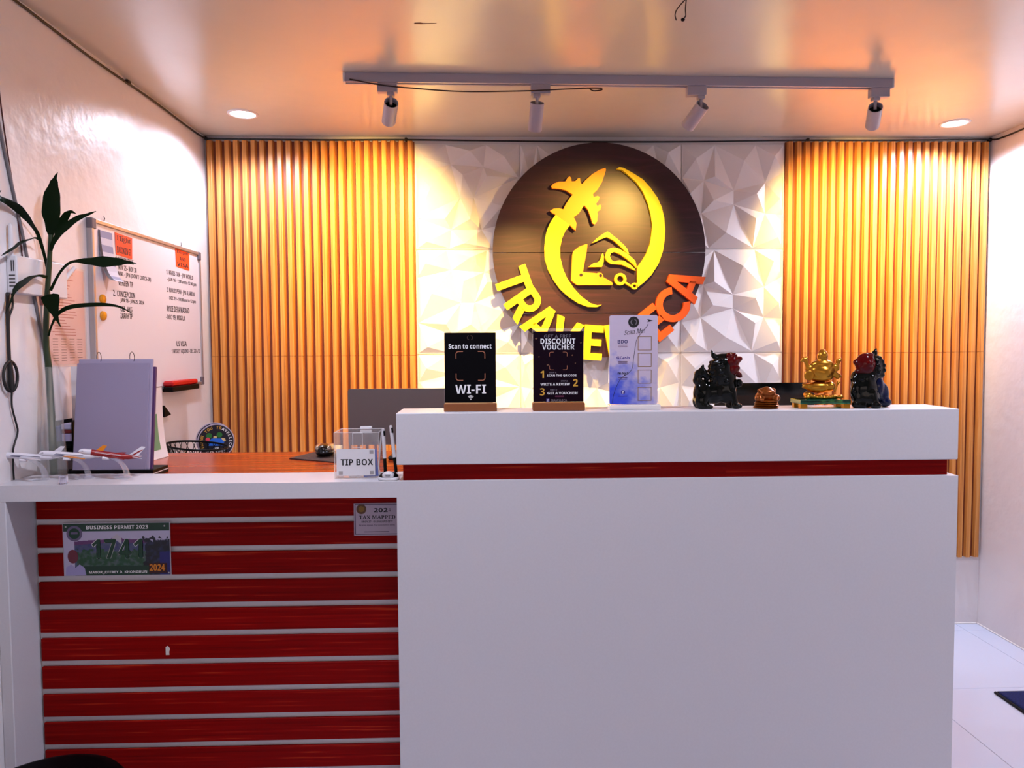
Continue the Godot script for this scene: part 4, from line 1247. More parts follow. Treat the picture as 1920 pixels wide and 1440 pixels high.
func airliner(label: String, foot: Vector3, len: float, col: String, tail: String, wing: String, pitch: float) -> void:
	var t := thing("model_airliner", label, "model plane", foot, "model airliners on clear stands")
	# clear arched stand on a clear foot
	var st := S()
	box(st, foot + Vector3(-0.028, 0, -0.012), foot + Vector3(0.014, 0.004, 0.012), 0.001)
	var prev := []
	for i in 9:
		var f := i / 8.0
		var a := deg_to_rad(lerpf(-8, 88, f))
		var cx := Vector3(-0.042, 0.004, 0) + Vector3(cos(a) * 0.046, sin(a) * 0.052, 0)
		var w := lerpf(0.006, 0.0018, f)
		var o := Vector3(cos(a), sin(a), 0) * lerpf(0.007, 0.003, f)
		var ringp := [cx - o + Vector3(0, 0, w), cx + o + Vector3(0, 0, w), cx + o - Vector3(0, 0, w), cx - o - Vector3(0, 0, w)]
		if prev.size():
			for k in 4:
				var l := (k + 1) % 4
				var mid: Vector3 = (ringp[k] + ringp[l]) / 2 - cx
				quad(st, foot + prev[k], foot + prev[l], foot + ringp[l], foot + ringp[k], mid)
		prev = ringp
	part(t, "clear_stand", st, clear_mat("stand_plastic", Color(0.90, 0.90, 0.95), 0.14, 0.05))
	var bs := Basis(Vector3.UP, 0.42) * Basis(Vector3.BACK, -pitch)
	var o := foot + Vector3(-0.044, 0.064, 0)
	var R := func(p: Vector3) -> Vector3: return o + bs * (p * len)
	# fuselage: nose at the left
	st = S()
	tube(st, [R.call(Vector3(-0.50, 0.0, 0)), R.call(Vector3(-0.49, 0.004, 0)), R.call(Vector3(-0.465, 0.010, 0)), R.call(Vector3(-0.42, 0.014, 0)), R.call(Vector3(-0.30, 0.016, 0))], [0.001 * len, 0.022 * len, 0.038 * len, 0.050 * len, 0.055 * len], 14)
	part(t, "nose", st, mats.plane_white)
	st = S()
	tube(st, [R.call(Vector3(-0.30, 0.016, 0)), R.call(Vector3(0.18, 0.016, 0)), R.call(Vector3(0.32, 0.024, 0)), R.call(Vector3(0.44, 0.036, 0)), R.call(Vector3(0.50, 0.044, 0))], [0.055 * len, 0.055 * len, 0.045 * len, 0.024 * len, 0.006 * len], 14)
	part(t, "fuselage", st, mats[col])
	for s in [-1.0, 1.0]:
		st = S()
		prism(st, PackedVector2Array([Vector2(-0.13, 0.03), Vector2(0.07, 0.03), Vector2(0.26, 0.46), Vector2(0.20, 0.46)]), -0.008, 0.008, Transform3D(bs * Basis(Vector3.RIGHT, Vector3(0, 0.10, s), Vector3.UP) * len, o + bs * (Vector3(0, -0.012, 0) * len)))
		part(t, "wing", st, mats[wing])
		st = S()
		tube(st, [R.call(Vector3(-0.10, -0.035, s * 0.17)), R.call(Vector3(0.02, -0.035, s * 0.17))], [0.026 * len, 0.020 * len], 10)
		part(t, "engine", st, mats.plane_white)
		st = S()
		prism(st, PackedVector2Array([Vector2(0.36, 0.01), Vector2(0.46, 0.01), Vector2(0.54, 0.17), Vector2(0.49, 0.17)]), -0.005, 0.005, Transform3D(bs * Basis(Vector3.RIGHT, Vector3(0, 0.08, s), Vector3.UP) * len, o + bs * (Vector3(0, 0.035, 0) * len)))
		part(t, "tailplane", st, mats.plane_white)
	st = S()
	prism(st, PackedVector2Array([Vector2(0.30, 0.05), Vector2(0.46, 0.05), Vector2(0.56, 0.25), Vector2(0.49, 0.25)]), -0.006, 0.006, Transform3D(bs * len, o))
	part(t, "tail_fin", st, mats[tail])
	# window line printed along the side
	var dark := M("livery_navy", Color(0.10, 0.12, 0.32), 0.5)
	st = S()
	prism(st, PackedVector2Array([Vector2(-0.24, 0.026), Vector2(0.20, 0.026), Vector2(0.20, 0.034), Vector2(-0.24, 0.034)]), 0.0545, 0.0556, Transform3D(bs * len, o))
	if col == "plane_white":
		prism(st, PackedVector2Array([Vector2(-0.27, 0.004), Vector2(-0.12, 0.004), Vector2(-0.09, 0.020), Vector2(-0.25, 0.020)]), 0.0545, 0.0556, Transform3D(bs * len, o))
	part(t, "livery_stripe", st, dark if col == "plane_white" else mats.plane_white)
	st = S()
	prism(st, PackedVector2Array([Vector2(-0.455, 0.020), Vector2(-0.425, 0.020), Vector2(-0.43, 0.032), Vector2(-0.45, 0.030)]), 0.030, 0.0500, Transform3D(bs * len, o))
	part(t, "cockpit_window", st, mats.ink)
	if tail == "plane_white" and col == "plane_red":
		st = S()
		prism(st, PackedVector2Array([Vector2(0.36, 0.07), Vector2(0.40, 0.07), Vector2(0.50, 0.16), Vector2(0.535, 0.20), Vector2(0.47, 0.17)]), 0.006, 0.007, Transform3D(bs * len, o))
		part(t, "tail_stripe", st, mats.plane_red)

func airliners() -> void:
	M("plane_white", Color(0.84, 0.83, 0.86), 0.3)
	M("plane_red", Color(0.55, 0.02, 0.03), 0.3)
	M("plane_yellow", Color(0.88, 0.52, 0.05), 0.35)
	airliner("white model airliner on a clear stand, nearest the wall", Vector3(0.0855, LOW, 1.484), 0.155, "plane_white", "plane_white", "plane_white", 0.15)
	airliner("white model airliner with blue markings and yellow wings on a clear stand", Vector3(0.1950, LOW, 1.466), 0.155, "plane_white", "plane_yellow", "plane_yellow", 0.16)
	airliner("red model airliner with white nose and tail on a clear stand", Vector3(0.3020, LOW, 1.464), 0.155, "plane_red", "plane_white", "plane_red", 0.22)

# ---------------------------------------------------------------- left wall
func on_left(z: float, y: float, x := 0.0) -> Vector3:
	return Vector3(x, y, z)

func wall_things() -> void:
	var LX := Vector3(0, 0, -1)
	# whiteboard
	var z0 := 0.135
	var z1 := 1.062
	var y0 := 1.236
	var y1 := 1.838
	var t := thing("whiteboard", "framed whiteboard with handwritten bookings on the side wall", "whiteboard", Vector3(0, y0, (z0 + z1) / 2))
	part(t, "writing_surface", B(Vector3(0.004, y0 + 0.01, z0 + 0.01), Vector3(0.014, y1 - 0.01, z1 - 0.01)), M("board_white", Color(0.87, 0.86, 0.88), 0.22))
	part(t, "frame_rail", B(Vector3(0.0, y1 - 0.014, z0 + 0.02), Vector3(0.020, y1, z1 - 0.02), 0.002), mats.aluminium)
	part(t, "frame_rail", B(Vector3(0.0, y0, z0 + 0.02), Vector3(0.020, y0 + 0.014, z1 - 0.02), 0.002), mats.aluminium)
	part(t, "frame_stile", B(Vector3(0.0, y0 + 0.02, z0), Vector3(0.020, y1 - 0.02, z0 + 0.014), 0.002), mats.aluminium)
	part(t, "frame_stile", B(Vector3(0.0, y0 + 0.02, z1 - 0.014), Vector3(0.020, y1 - 0.02, z1), 0.002), mats.aluminium)
	for z in [z0, z1 - 0.026]:
		for y in [y0, y1 - 0.034]:
			part(t, "corner_cap", B(Vector3(-0.0 + 0.0005, y - 0.001, z - 0.001), Vector3(0.0215, y + 0.035, z + 0.027), 0.002), M("cap_grey", Color(0.40, 0.37, 0.40), 0.5))
	for z in [0.95, 0.31]:
		var sh := S()
		tube(sh, [Vector3(0.001, y1 - 0.002, z), Vector3(0.006, y1 + 0.016, z), Vector3(0.003, y1 + 0.022, z)], 0.0015, 6)
		part(t, "hanging_hook", sh, mats.dark_grey)
	var bx := 0.0142
	var marker := M("marker_ink", Color(0.10, 0.06, 0.10), 0.6)
	# left column and right column of handwriting: [text, z of the start, z of the end, y, height]
	for w in [["1. SAYSON DANE", 0.900, 0.769, 1.7215, 0.018], ["NOV 25 - NOV 30", 0.882, 0.746, 1.6940, 0.019], ["MNL - JPN (DON'T CHECK-IN)", 0.884, 0.629, 1.6690, 0.019], ["VENEEN TP", 0.886, 0.778, 1.6380, 0.020],
			["2.  CONCEPCION", 0.925, 0.765, 1.5980, 0.022], ["JAN 16 - JAN 25, 2024", 0.875, 0.693, 1.5745, 0.018], ["CRZ - HKG", 0.876, 0.789, 1.5450, 0.019], ["ZARAH TP", 0.878, 0.790, 1.5200, 0.020],
			["1. KARIS TAN - JPN WORLD", 0.488, 0.215, 1.7135, 0.024], ["- JAN 16 - 1:00 am to 12:00 pm", 0.480, 0.181, 1.6860, 0.019], ["2. NARCIS PENA - JPN ALAMEDA", 0.488, 0.202, 1.6410, 0.024], ["- DEC 19 - 10:00 am to 12 pm", 0.480, 0.192, 1.6085, 0.019], ["KYRIE DELA MACASO", 0.493, 0.266, 1.5665, 0.024], ["- DEC 19, MIG LA", 0.505, 0.314, 1.5300, 0.023],
			["US VISA", 0.409, 0.305, 1.4212, 0.022], ["1 WESLEY AQUINO - DEC 20 & 12", 0.459, 0.160, 1.3880, 0.022]]:
		text(t, w[0], w[4], Vector3(bx, w[3], (w[1] + w[2]) / 2), marker, w[1] - w[2], LX, Vector3.UP, "Droid Sans", 700)
	# orange notes
	var om := M("orange_paper", Color(0.95, 0.30, 0.06), 0.7)
	for q in [["orange paper note reading flight bookings on the whiteboard", 0.902, 0.775, 1.814, 1.736, ["Flight", "BOOKING!"]], ["orange paper note reading passport and visa on the whiteboard", 0.398, 0.252, 1.824, 1.748, ["Passport", "AND", "VISA"]]]:
		var zm: float = (q[1] + q[2]) / 2
		var nt := thing("paper_note", q[0], "note", Vector3(0.0145, q[4], zm), "orange notes on the whiteboard")
		var st := S()
		prism(st, PackedVector2Array([Vector2(-(q[1] - q[2]) / 2, q[3]), Vector2((q[1] - q[2]) / 2, q[3] - 0.003), Vector2((q[1] - q[2]) / 2 - 0.004, q[4] - 0.004), Vector2(-(q[1] - q[2]) / 2 + 0.004, q[4])]), 0.0, 0.0008, Transform3D(Basis(LX, Vector3.UP, Vector3.RIGHT), Vector3(0.0145, 0, zm)))
		part(nt, "sheet", st, om)
		var hh: float = (q[3] - q[4]) / q[5].size()
		for i in q[5].size():
			text(nt, q[5][i], hh * 0.62, Vector3(0.0154, q[3] - hh * (i + 0.5), zm), marker, (q[1] - q[2]) * (0.42 if q[5][i] == "AND" else 0.8), LX, Vector3.UP, "Droid Serif" if i == 0 else "Droid Sans", 700)
	# curling striped page hanging at the board's near edge
	var cp := thing("curled_page", "striped grey page curling off the near edge of the whiteboard", "paper", Vector3(0.0145, 1.56, 0.93))
	var ys := [1.806, 1.782, 1.758, 1.734, 1.710, 1.688, 1.668, 1.652, 1.641, 1.635]
	var outs := [0.0, 0.0005, 0.0015, 0.003, 0.006, 0.010, 0.015, 0.022, 0.030, 0.038]
	for i in 9:
		var st := S()
		var a := Vector3(0.0155 + outs[i], ys[i], 0)
		var b := Vector3(0.0155 + outs[i + 1], ys[i + 1], 0)
		var za := 0.0
		quad(st, a + Vector3(0, 0, 1.014), a + Vector3(0, 0, 0.922), b + Vector3(0, 0, 0.922), b + Vector3(0, 0, 1.014), Vector3(1, -0.2, 0))
		var th := Vector3(-0.0006, 0, 0)
		quad(st, a + th + Vector3(0, 0, 1.014), a + th + Vector3(0, 0, 0.922), b + th + Vector3(0, 0, 0.922), b + th + Vector3(0, 0, 1.014), Vector3(-1, 0.2, 0))
		quad(st, a + Vector3(0, 0, 1.014), a + th + Vector3(0, 0, 1.014), b + th + Vector3(0, 0, 1.014), b + Vector3(0, 0, 1.014), Vector3.BACK)
		part(cp, "printed_band", st, M("band_grey", Color(0.55, 0.55, 0.66), 0.7) if i in [0, 2, 4, 7] else M("band_pale", Color(0.78, 0.77, 0.82), 0.7))
	var sn := S()
	for i in 9:
		var pa := Vector3(0.0162 + outs[i], ys[i], 0)
		var pb := Vector3(0.0162 + outs[i + 1], ys[i + 1], 0)
		var wa: float = 0.010 + 0.0022 * i
		quad(sn, pa + Vector3(0, 0, 1.0142), pa + Vector3(0, 0, 1.0142 - wa), pb + Vector3(0, 0, 1.0142 - wa - 0.0022), pb + Vector3(0, 0, 1.0142), Vector3(1, -0.2, 0))
	part(cp, "navy_margin", sn, M("page_navy", Color(0.08, 0.06, 0.14), 0.7))
	# magnets
	for q in [[1.5705, "upper"], [1.514, "lower"]]:
		var mg := thing("magnet", "round yellow magnet on the whiteboard, %s of two" % q[1], "magnet", Vector3(0.0145, q[0], 1.004), "yellow board magnets")
		var st := S()
		lathe(st, [Vector2(0, 0), Vector2(0.016, 0), Vector2(0.017, 0.004), Vector2(0.014, 0.009), Vector2(0, 0.011)], Vector3(0.0145, q[0], 1.004), 24, Basis(Vector3.FORWARD, PI / 2))
		part(mg, "button", st, M("magnet_yellow", Color(0.85, 0.55, 0.02), 0.3))
	# red eraser resting on the lower rail
	var er := thing("board_eraser", "red and black eraser on the bottom rail of the whiteboard", "eraser", Vector3(0.03, y0 + 0.014, 0.43))
	var tray := S()
	part(er, "felt", B(Vector3(0.0145, y0 - 0.012, 0.290), Vector3(0.058, y0 + 0.010, 0.560), 0.003), mats.black)
	part(er, "handle", B(Vector3(0.0150, y0 + 0.010, 0.295), Vector3(0.056, y0 + 0.032, 0.555), 0.006), M("eraser_red", Color(0.72, 0.02, 0.06), 0.3))
	# notice in a clear sleeve
	var nt2 := thing("wall_notice", "pinkish printed notice in a clear sleeve beside the whiteboard", "notice", Vector3(0, 1.36, 1.18))
	part(nt2, "sheet", B(Vector3(0.0005, 1.352, 1.090), Vector3(0.0015, 1.655, 1.290)), M("notice_paper", Color(0.86, 0.74, 0.72), 0.6))
	part(nt2, "sleeve", B(Vector3(0.0020, 1.345, 1.083), Vector3(0.0024, 1.662, 1.297)), clear_mat("sleeve", Color(0.9, 0.9, 0.92), 0.10, 0.1))
	var rng := RandomNumberGenerator.new()
	rng.seed = 4
	for k in 22:
		var y := 1.638 - 0.0092 * k
		var l := rng.randf_range(0.05, 0.13)
		var zs := 1.262 if k % 5 else 1.275
		flat(nt2, "print_line", rect(0, -0.0013, l, 0.0013), M("notice_red", Color(0.62, 0.33, 0.33), 0.7), Vector3(0.0016, y, zs), LX)
	for k in 9:
		for c in 4:
			flat(nt2, "print_line", rect(0, -0.0011, 0.028, 0.0011), M("notice_grey", Color(0.42, 0.34, 0.36), 0.7), Vector3(0.0016, 1.432 - 0.0085 * k, 1.275 - 0.045 * c), LX)
	# wireless router on the wall, with aerials
	var rb := thing("wall_router", "white wall-mounted router box with vents and aerials", "router", Vector3(0, 1.555, 1.37))
	part(rb, "case", B(Vector3(0, 1.556, 1.235), Vector3(0.030, 1.662, 1.480), 0.003), mats.white_plastic)
	for k in 4:
		part(rb, "vent", B(Vector3(0.008, 1.575 + 0.010 * k, 1.4795), Vector3(0.024, 1.578 + 0.010 * k, 1.4806)), mats.dark_grey)
	for k in 2:
		part(rb, "vent", B(Vector3(0.014 + 0.006 * k, 1.618, 1.4795), Vector3(0.0165 + 0.006 * k, 1.648, 1.4806)), mats.dark_grey)
	var st3 := S()
	tube(st3, [Vector3(0.012, 1.660, 1.473), Vector3(0.012, 1.745, 1.473), Vector3(0.012, 1.750, 1.473)], [0.007, 0.006, 0.003], 10)
	part(rb, "aerial", st3, mats.white_plastic)
	st3 = S()
	tube(st3, [Vector3(0.012, 1.600, 1.240), Vector3(0.014, 1.660, 1.165), Vector3(0.014, 1.663, 1.162)], [0.007, 0.006, 0.003], 10)
	part(rb, "aerial", st3, mats.white_plastic)
	st3 = S()
	tube(st3, [Vector3(0.018, 1.556, 1.355), Vector3(0.018, 1.530, 1.352)], 0.005, 8)
	part(rb, "plug", st3, M("plug_pink", Color(0.62, 0.40, 0.38), 0.5))
	# cables on the wall
	var ca := thing("wall_cable", "pale grey cable running down the wall behind the router", "cable", Vector3(0, 1.5, 1.4))
	st3 = S()
	tube(st3, smooth_path([Vector3(0.005, 2.38, 1.60), Vector3(0.005, 2.20, 1.545), Vector3(0.005, 1.98, 1.483), Vector3(0.005, 1.80, 1.430), Vector3(0.005, 1.67, 1.392), Vector3(0.005, 1.55, 1.362), Vector3(0.005, 1.43, 1.330), Vector3(0.005, 1.30, 1.305), Vector3(0.005, 1.19, 1.295)]), 0.0045, 8)
	part(ca, "wire", st3, M("cable_grey", Color(0.42, 0.40, 0.41), 0.5))
	ca = thing("wall_cable", "thin red-brown cable running down the wall above the router", "cable", Vector3(0, 1.9, 1.44))
	st3 = S()
	tube(st3, smooth_path([Vector3(0.003, 2.38, 1.52), Vector3(0.003, 2.07, 1.478), Vector3(0.003, 1.92, 1.452), Vector3(0.003, 1.80, 1.428), Vector3(0.003, 1.665, 1.410)]), 0.0018, 6)
	part(ca, "wire", st3, M("maroon_wire", Color(0.28, 0.05, 0.05), 0.5))
	ca = thing("wall_cable", "thin pale cable hanging from the router plug", "cable", Vector3(0, 1.4, 1.34))
	st3 = S()
	tube(st3, smooth_path([Vector3(0.018, 1.530, 1.352), Vector3(0.016, 1.49, 1.350), Vector3(0.012, 1.42, 1.325), Vector3(0.010, 1.30, 1.300), Vector3(0.010, 1.19, 1.290)]), 0.0028, 8)
	part(ca, "wire", st3, mats.cable_white)
	ca = thing("wall_cable", "black cable with a tied loop hanging down the wall at the counter", "cable", Vector3(0, 1.3, 1.50))
	st3 = S()
	tube(st3, smooth_path([Vector3(0.008, 1.558, 1.488), Vector3(0.008, 1.50, 1.492), Vector3(0.008, 1.42, 1.494), Vector3(0.009, 1.37, 1.495)]), 0.0048, 8)
	tube(st3, smooth_path([Vector3(0.008, 1.56, 1.470), Vector3(0.008, 1.52, 1.470), Vector3(0.008, 1.49, 1.486), Vector3(0.008, 1.44, 1.492)]), 0.0028, 8)
	part(ca, "wire", st3, mats.cable_black)
	st3 = S()
	var lp := []
	for i in 25:
		var a := TAU * i / 24 + PI / 2
		lp.append(Vector3(0.012, 1.325 + sin(a) * 0.042, 1.497 - cos(a) * 0.030))
	tube(st3, lp, 0.0040, 8, false)
	tube(st3, [Vector3(0.010, 1.37, 1.495), Vector3(0.012, 1.30, 1.496), Vector3(0.012, 1.285, 1.494)], [0.006, 0.009, 0.005], 8)
	part(ca, "loop", st3, mats.cable_black)
	st3 = S()
	tube(st3, smooth_path([Vector3(0.012, 1.285, 1.494), Vector3(0.008, 1.24, 1.490), Vector3(0.008, 1.19, 1.474), Vector3(0.008, 1.165, 1.470), Vector3(0.008, 1.12, 1.492), Vector3(0.008, 1.07, 1.495), Vector3(0.008, LOW + 0.003, 1.494)]), 0.0026, 8)
	part(ca, "wire", st3, mats.cable_black)
	# small black wedge on the wall
	var bw := thing("wall_wedge", "small black triangular holder on the wall under the whiteboard", "holder", Vector3(0, 1.12, 0.53))
	st3 = S()
	prism(st3, PackedVector2Array([Vector2(0, 1.122), Vector2(0.06, 1.128), Vector2(0.0, 1.170)]), 0, 0.02, Transform3D(Basis(LX, Vector3.UP, Vector3.RIGHT), Vector3(0, 0, 0.555)))
	part(bw, "wedge", st3, mats.black)

# ---------------------------------------------------------------- things on and behind the worktop
func desk_things() -> void:
	# glass vase with a stalk of bamboo
	var vb := Vector3(0.0430, DESK, 1.362)
	var t := thing("glass_vase", "tall tapering clear glass vase", "vase", vb)
	var st := S()
	lathe(st, [Vector2(0, 0), Vector2(0.036, 0), Vector2(0.0372, 0.002), Vector2(0.034, 0.08), Vector2(0.028, 0.19), Vector2(0.0215, 0.29), Vector2(0.0200, 0.332), Vector2(0.0195, 0.333), Vector2(0.0185, 0.332), Vector2(0.0200, 0.29), Vector2(0.0262, 0.19), Vector2(0.0320, 0.08), Vector2(0.0345, 0.012), Vector2(0.0, 0.010)], vb, 40)
	part(t, "glass", st, clear_mat("vase_glass", Color(0.86, 0.88, 0.86), 0.07, 0.02))
	t = thing("lucky_bamboo", "lucky bamboo stalk with long dark green leaves in the vase", "plant", vb + Vector3(0, 0.012, 0))
	st = S()
	var sp := smooth_path([Vector3(0.0420, DESK + 0.014, 1.364), Vector3(0.0425, 1.20, 1.366), Vector3(0.0420, 1.345, 1.37), Vector3(0.0374, 1.4233, 1.37), Vector3(0.045, 1.5483, 1.37), Vector3(0.0545, 1.6415, 1.37), Vector3(0.0625, 1.7344, 1.37)], 8)
	var rr := []
	for i in sp.size():
		var f := float(i) / (sp.size() - 1)
		rr.append(lerpf(0.0105, 0.0060, f) * (1.08 if i % 8 == 0 else 1.0))
	tube(st, sp, rr, 12)
	var sm := M("stalk_green", Color(0.09, 0.17, 0.04), 0.4)
	part(t, "stalk", st, sm)
	var lm := M("leaf_green", Color(0.025, 0.085, 0.02), 0.4)
	lm.metallic_specular = 0.2
	lm.cull_mode = BaseMaterial3D.CULL_DISABLED
	lm.backlight_enabled = true
	lm.backlight = Color(0.02, 0.05, 0.01)
	for L in LEAVES:
		var P := []
		var Wd := []
		for i in range(0, L.size(), 4):
			P.append(Vector3(L[i], L[i + 1], L[i + 2]))
			Wd.append(L[i + 3])
		var n := 4 * (P.size() - 1)
		var path := smooth_path(P, 4)
		st = S()
		var rows := []
		for i in path.size():
			var tg: Vector3 = (path[mini(i + 1, n)] - path[maxi(i - 1, 0)]).normalized()
			var side := tg.cross(Vector3.BACK).normalized()
			var k := mini(i / 4, Wd.size() - 2)
			var f := (i - k * 4) / 4.0
			f = f * f * (3.0 - 2.0 * f)
			var w: float = lerpf(Wd[k], Wd[k + 1], f)
			var nb := side.cross(tg).normalized()
			rows.append([path[i] - side * w + nb * w * 0.35, path[i] - side * w * 0.5 + nb * w * 0.1, path[i], path[i] + side * w * 0.5 + nb * w * 0.1, path[i] + side * w + nb * w * 0.35, nb])
		for i in rows.size() - 1:
			for j in 4:
				var na: Vector3 = rows[i][5]
				var nb2: Vector3 = rows[i + 1][5]
				squad(st, [rows[i][j], rows[i][j + 1], rows[i + 1][j + 1], rows[i + 1][j]], [na, na, nb2, nb2])
		part(t, "leaf", st, lm)
	# desk calendar, seen from behind
	var cb := Vector3(0.1980, DESK, 1.2950)
	t = thing("desk_calendar", "desk calendar with plain lilac-grey back page and wire rings", "calendar", cb)
	part(t, "base", B(Vector3(0.0810, DESK, 1.2550), Vector3(0.3330, DESK + 0.010, 1.3620), 0.001), mats.black)
	part(t, "base_stripe", B(Vector3(0.0810, DESK + 0.010, 1.2570), Vector3(0.3330, DESK + 0.0125, 1.3605)), mats.white_plastic)
	part(t, "base_top", B(Vector3(0.0810, DESK + 0.0125, 1.2570), Vector3(0.3330, DESK + 0.022, 1.3595), 0.001), mats.black)
	var tilt := Basis(Vector3.RIGHT, -0.14)
	var piv := Vector3(0.1980, DESK + 0.022, 1.3480)
	st = S()
	box(st, Vector3(0.0880, DESK + 0.022, 1.3440), Vector3(0.3055, DESK + 0.345, 1.3480), 0.001, tilt, piv)
	part(t, "back_page", st, M("calendar_grey", Color(0.56, 0.52, 0.62), 0.6))
	st = S()
	box(st, Vector3(0.0910, DESK + 0.022, 1.3360), Vector3(0.3130, DESK + 0.358, 1.3435), 0.001, tilt, piv)
	part(t, "page_block", st, M("calendar_page", Color(0.62, 0.58, 0.68), 0.6))
	st = S()
	box(st, Vector3(0.3075, DESK + 0.022, 1.3250), Vector3(0.3190, DESK + 0.335, 1.3355), 0.001, tilt, piv)
	part(t, "purple_edge", st, M("calendar_purple", Color(0.30, 0.16, 0.36), 0.6))
	for x in [0.1490, 0.2485]:
		st = S()
		var lp := []
		var c := piv + tilt * (Vector3(x, DESK + 0.363, 1.3400) - piv)
		for i in 25:
			var a := TAU * i / 24
			lp.append(c + Vector3(cos(a) * 0.010, sin(a) * 0.017, cos(a) * 0.006))
		tube(st, lp, 0.0010, 6, false)
		part(t, "wire_ring", st, mats.dark_grey)
	# paper sheet leaning behind the calendar, curling down to the worktop
	t = thing("leaning_paper", "white leaflet with a green patch curling beside the calendar", "paper", Vector3(0.20, DESK, 0.93))
	st = S()
	var prof := [[0.1650, 1.2620, 0.905], [0.1655, 1.22, 0.905], [0.1660, 1.17, 0.906], [0.1685, 1.12, 0.908], [0.1740, 1.08, 0.912], [0.1820, 1.045, 0.918], [0.1920, 1.0165, 0.925]]
	for i in prof.size() - 1:
		var a := Vector3(prof[i][0], prof[i][1], prof[i][2])
		var b := Vector3(prof[i + 1][0], prof[i + 1][1], prof[i + 1][2])
		var e := Vector3(0.015 - 0.03, 0, 0.15)
		quad(st, a, b, b + e, a + e, Vector3(1, 0.1, 0))
		var th := Vector3(-0.001, 0, -0.0005)
		quad(st, a + th, b + th, b + e + th, a + e + th, Vector3(-1, 0, 0))
		quad(st, a, b, b + th, a + th, Vector3(0, 0, -1))
		quad(st, a + e, b + e, b + e + th, a + e + th, Vector3(0, 0, 1))
	part(t, "sheet", st, mats.paper)
	st = S()
	for i in range(2, 5):
		var a := Vector3(prof[i][0] + 0.0006, prof[i][1], prof[i][2])
		var b := Vector3(prof[i + 1][0] + 0.0006, prof[i + 1][1], prof[i + 1][2])
		var e := Vector3(-0.015, 0, 0.15)
		quad(st, a + e * 0.25, b + e * 0.25, b + e * 0.9, a + e * 0.9, Vector3(1, 0.1, 0))
	part(t, "green_print", st, M("green_print", Color(0.42, 0.58, 0.42), 0.7))
	# document tray with papers
	t = thing("document_tray", "black two-tier document tray behind the vase", "tray", Vector3(0.04, DESK, 1.19))
	part(t, "shelf", B(Vector3(0.004, DESK, 1.075), Vector3(0.076, DESK + 0.006, 1.316), 0.001), mats.black)
	part(t, "shelf", B(Vector3(0.004, DESK + 0.085, 1.075), Vector3(0.076, DESK + 0.091, 1.316), 0.001), mats.black)
	part(t, "side", B(Vector3(0.0035, DESK + 0.006, 1.075), Vector3(0.0085, DESK + 0.165, 1.316), 0.001), mats.black)
	part(t, "side", B(Vector3(0.0715, DESK + 0.006, 1.075), Vector3(0.0760, DESK + 0.165, 1.316), 0.001), mats.black)
	part(t, "back", B(Vector3(0.0085, DESK + 0.006, 1.075), Vector3(0.0715, DESK + 0.165, 1.080)), mats.black)
	part(t, "front_lip", B(Vector3(0.0085, DESK + 0.006, 1.311), Vector3(0.0715, DESK + 0.020, 1.316)), mats.black)
	part(t, "front_lip", B(Vector3(0.0085, DESK + 0.091, 1.311), Vector3(0.0715, DESK + 0.105, 1.316)), mats.black)
	for q in [["blue_folder", "blue folder in the upper document tray", "folder", Color(0.06, 0.10, 0.40), 0.0915, 0.150, 0.010, 0.034], ["paper_stack", "stack of lilac papers in the upper document tray", "papers", Color(0.66, 0.62, 0.76), 0.0915, 0.128, 0.036, 0.070], ["red_booklet", "dark red booklet on the papers in the upper tray", "booklet", Color(0.40, 0.06, 0.08), 0.1285, 0.140, 0.037, 0.070], ["paper_stack", "stack of grey papers in the lower document tray", "papers", Color(0.48, 0.44, 0.46), 0.0065, 0.050, 0.012, 0.069], ["paper_stack", "loose lilac papers on top of the upper tray", "papers", Color(0.70, 0.68, 0.80), 0.1405, 0.158, 0.036, 0.070]]:
		var p := thing(q[0], q[1], q[2], Vector3((q[6] + q[7]) / 2, DESK + q[4], 1.16))
		part(p, "sheets", B(Vector3(q[6], DESK + q[4], 1.085), Vector3(q[7], DESK + q[5], 1.308), 0.002), M(q[0] + str(q[4]), q[3], 0.7))
	# white sheet standing in the tray
	t = thing("standing_sheet", "blank white sheet standing upright behind the vase", "paper", Vector3(0.08, DESK + 0.16, 1.27))
	part(t, "sheet", B(Vector3(0.012, DESK + 0.159, 1.200), Vector3(0.120, 1.345, 1.2015)), mats.paper)
	# low cabinet that carries the basket and plaques
	t = thing("low_cabinet", "white low cabinet in the corner behind the worktop", "cabinet", Vector3(0.25, 0, 0.40))
	part(t, "body", B(Vector3(0.002, 0, 0.04), Vector3(0.50, 0.84, 0.78), 0.002), mats.laminate)
	part(t, "top", B(Vector3(0.001, 0.84, 0.036), Vector3(0.505, 0.860, 0.785), 0.002), mats.laminate)
	# wire basket
	var bc := Vector3(0.125, 0.860, 0.50)
	t = thing("wire_basket", "round black wire basket beside the thank-you plaque", "basket", bc)
	for q in [[0.004, 0.075, 0.003], [0.138, 0.118, 0.0045]]:
		st = S()
		var lp := []
		for i in 41:
			var a := TAU * i / 40
			lp.append(bc + Vector3(cos(a) * q[1], q[0] * (1.0 - 0.09 * cos(a)) , sin(a) * q[1]))
		tube(st, lp, q[2], 6, false)
		part(t, "rim", st, mats.black)
	st = S()
	for k in 26:
		for s in [-1.0, 1.0]:
			var a0: float = TAU * k / 26
			var lp := []
			for i in 6:
				var f := i / 5.0
				var a: float = a0 + s * f * 0.42
				var r := lerpf(0.075, 0.118, f) + 0.006 * sin(f * PI)
				lp.append(bc + Vector3(cos(a) * r, lerpf(0.004, 0.138, f) * (1.0 - 0.09 * cos(a)), sin(a) * r))
			tube(st, lp, 0.0016, 4, false)
	part(t, "wire_mesh", st, mats.black)
	# two round plaques leaning one behind the other
	var pc := Vector3(0.142, 0.995, 0.335)
	var turn := Basis(Vector3.UP, 0.45)
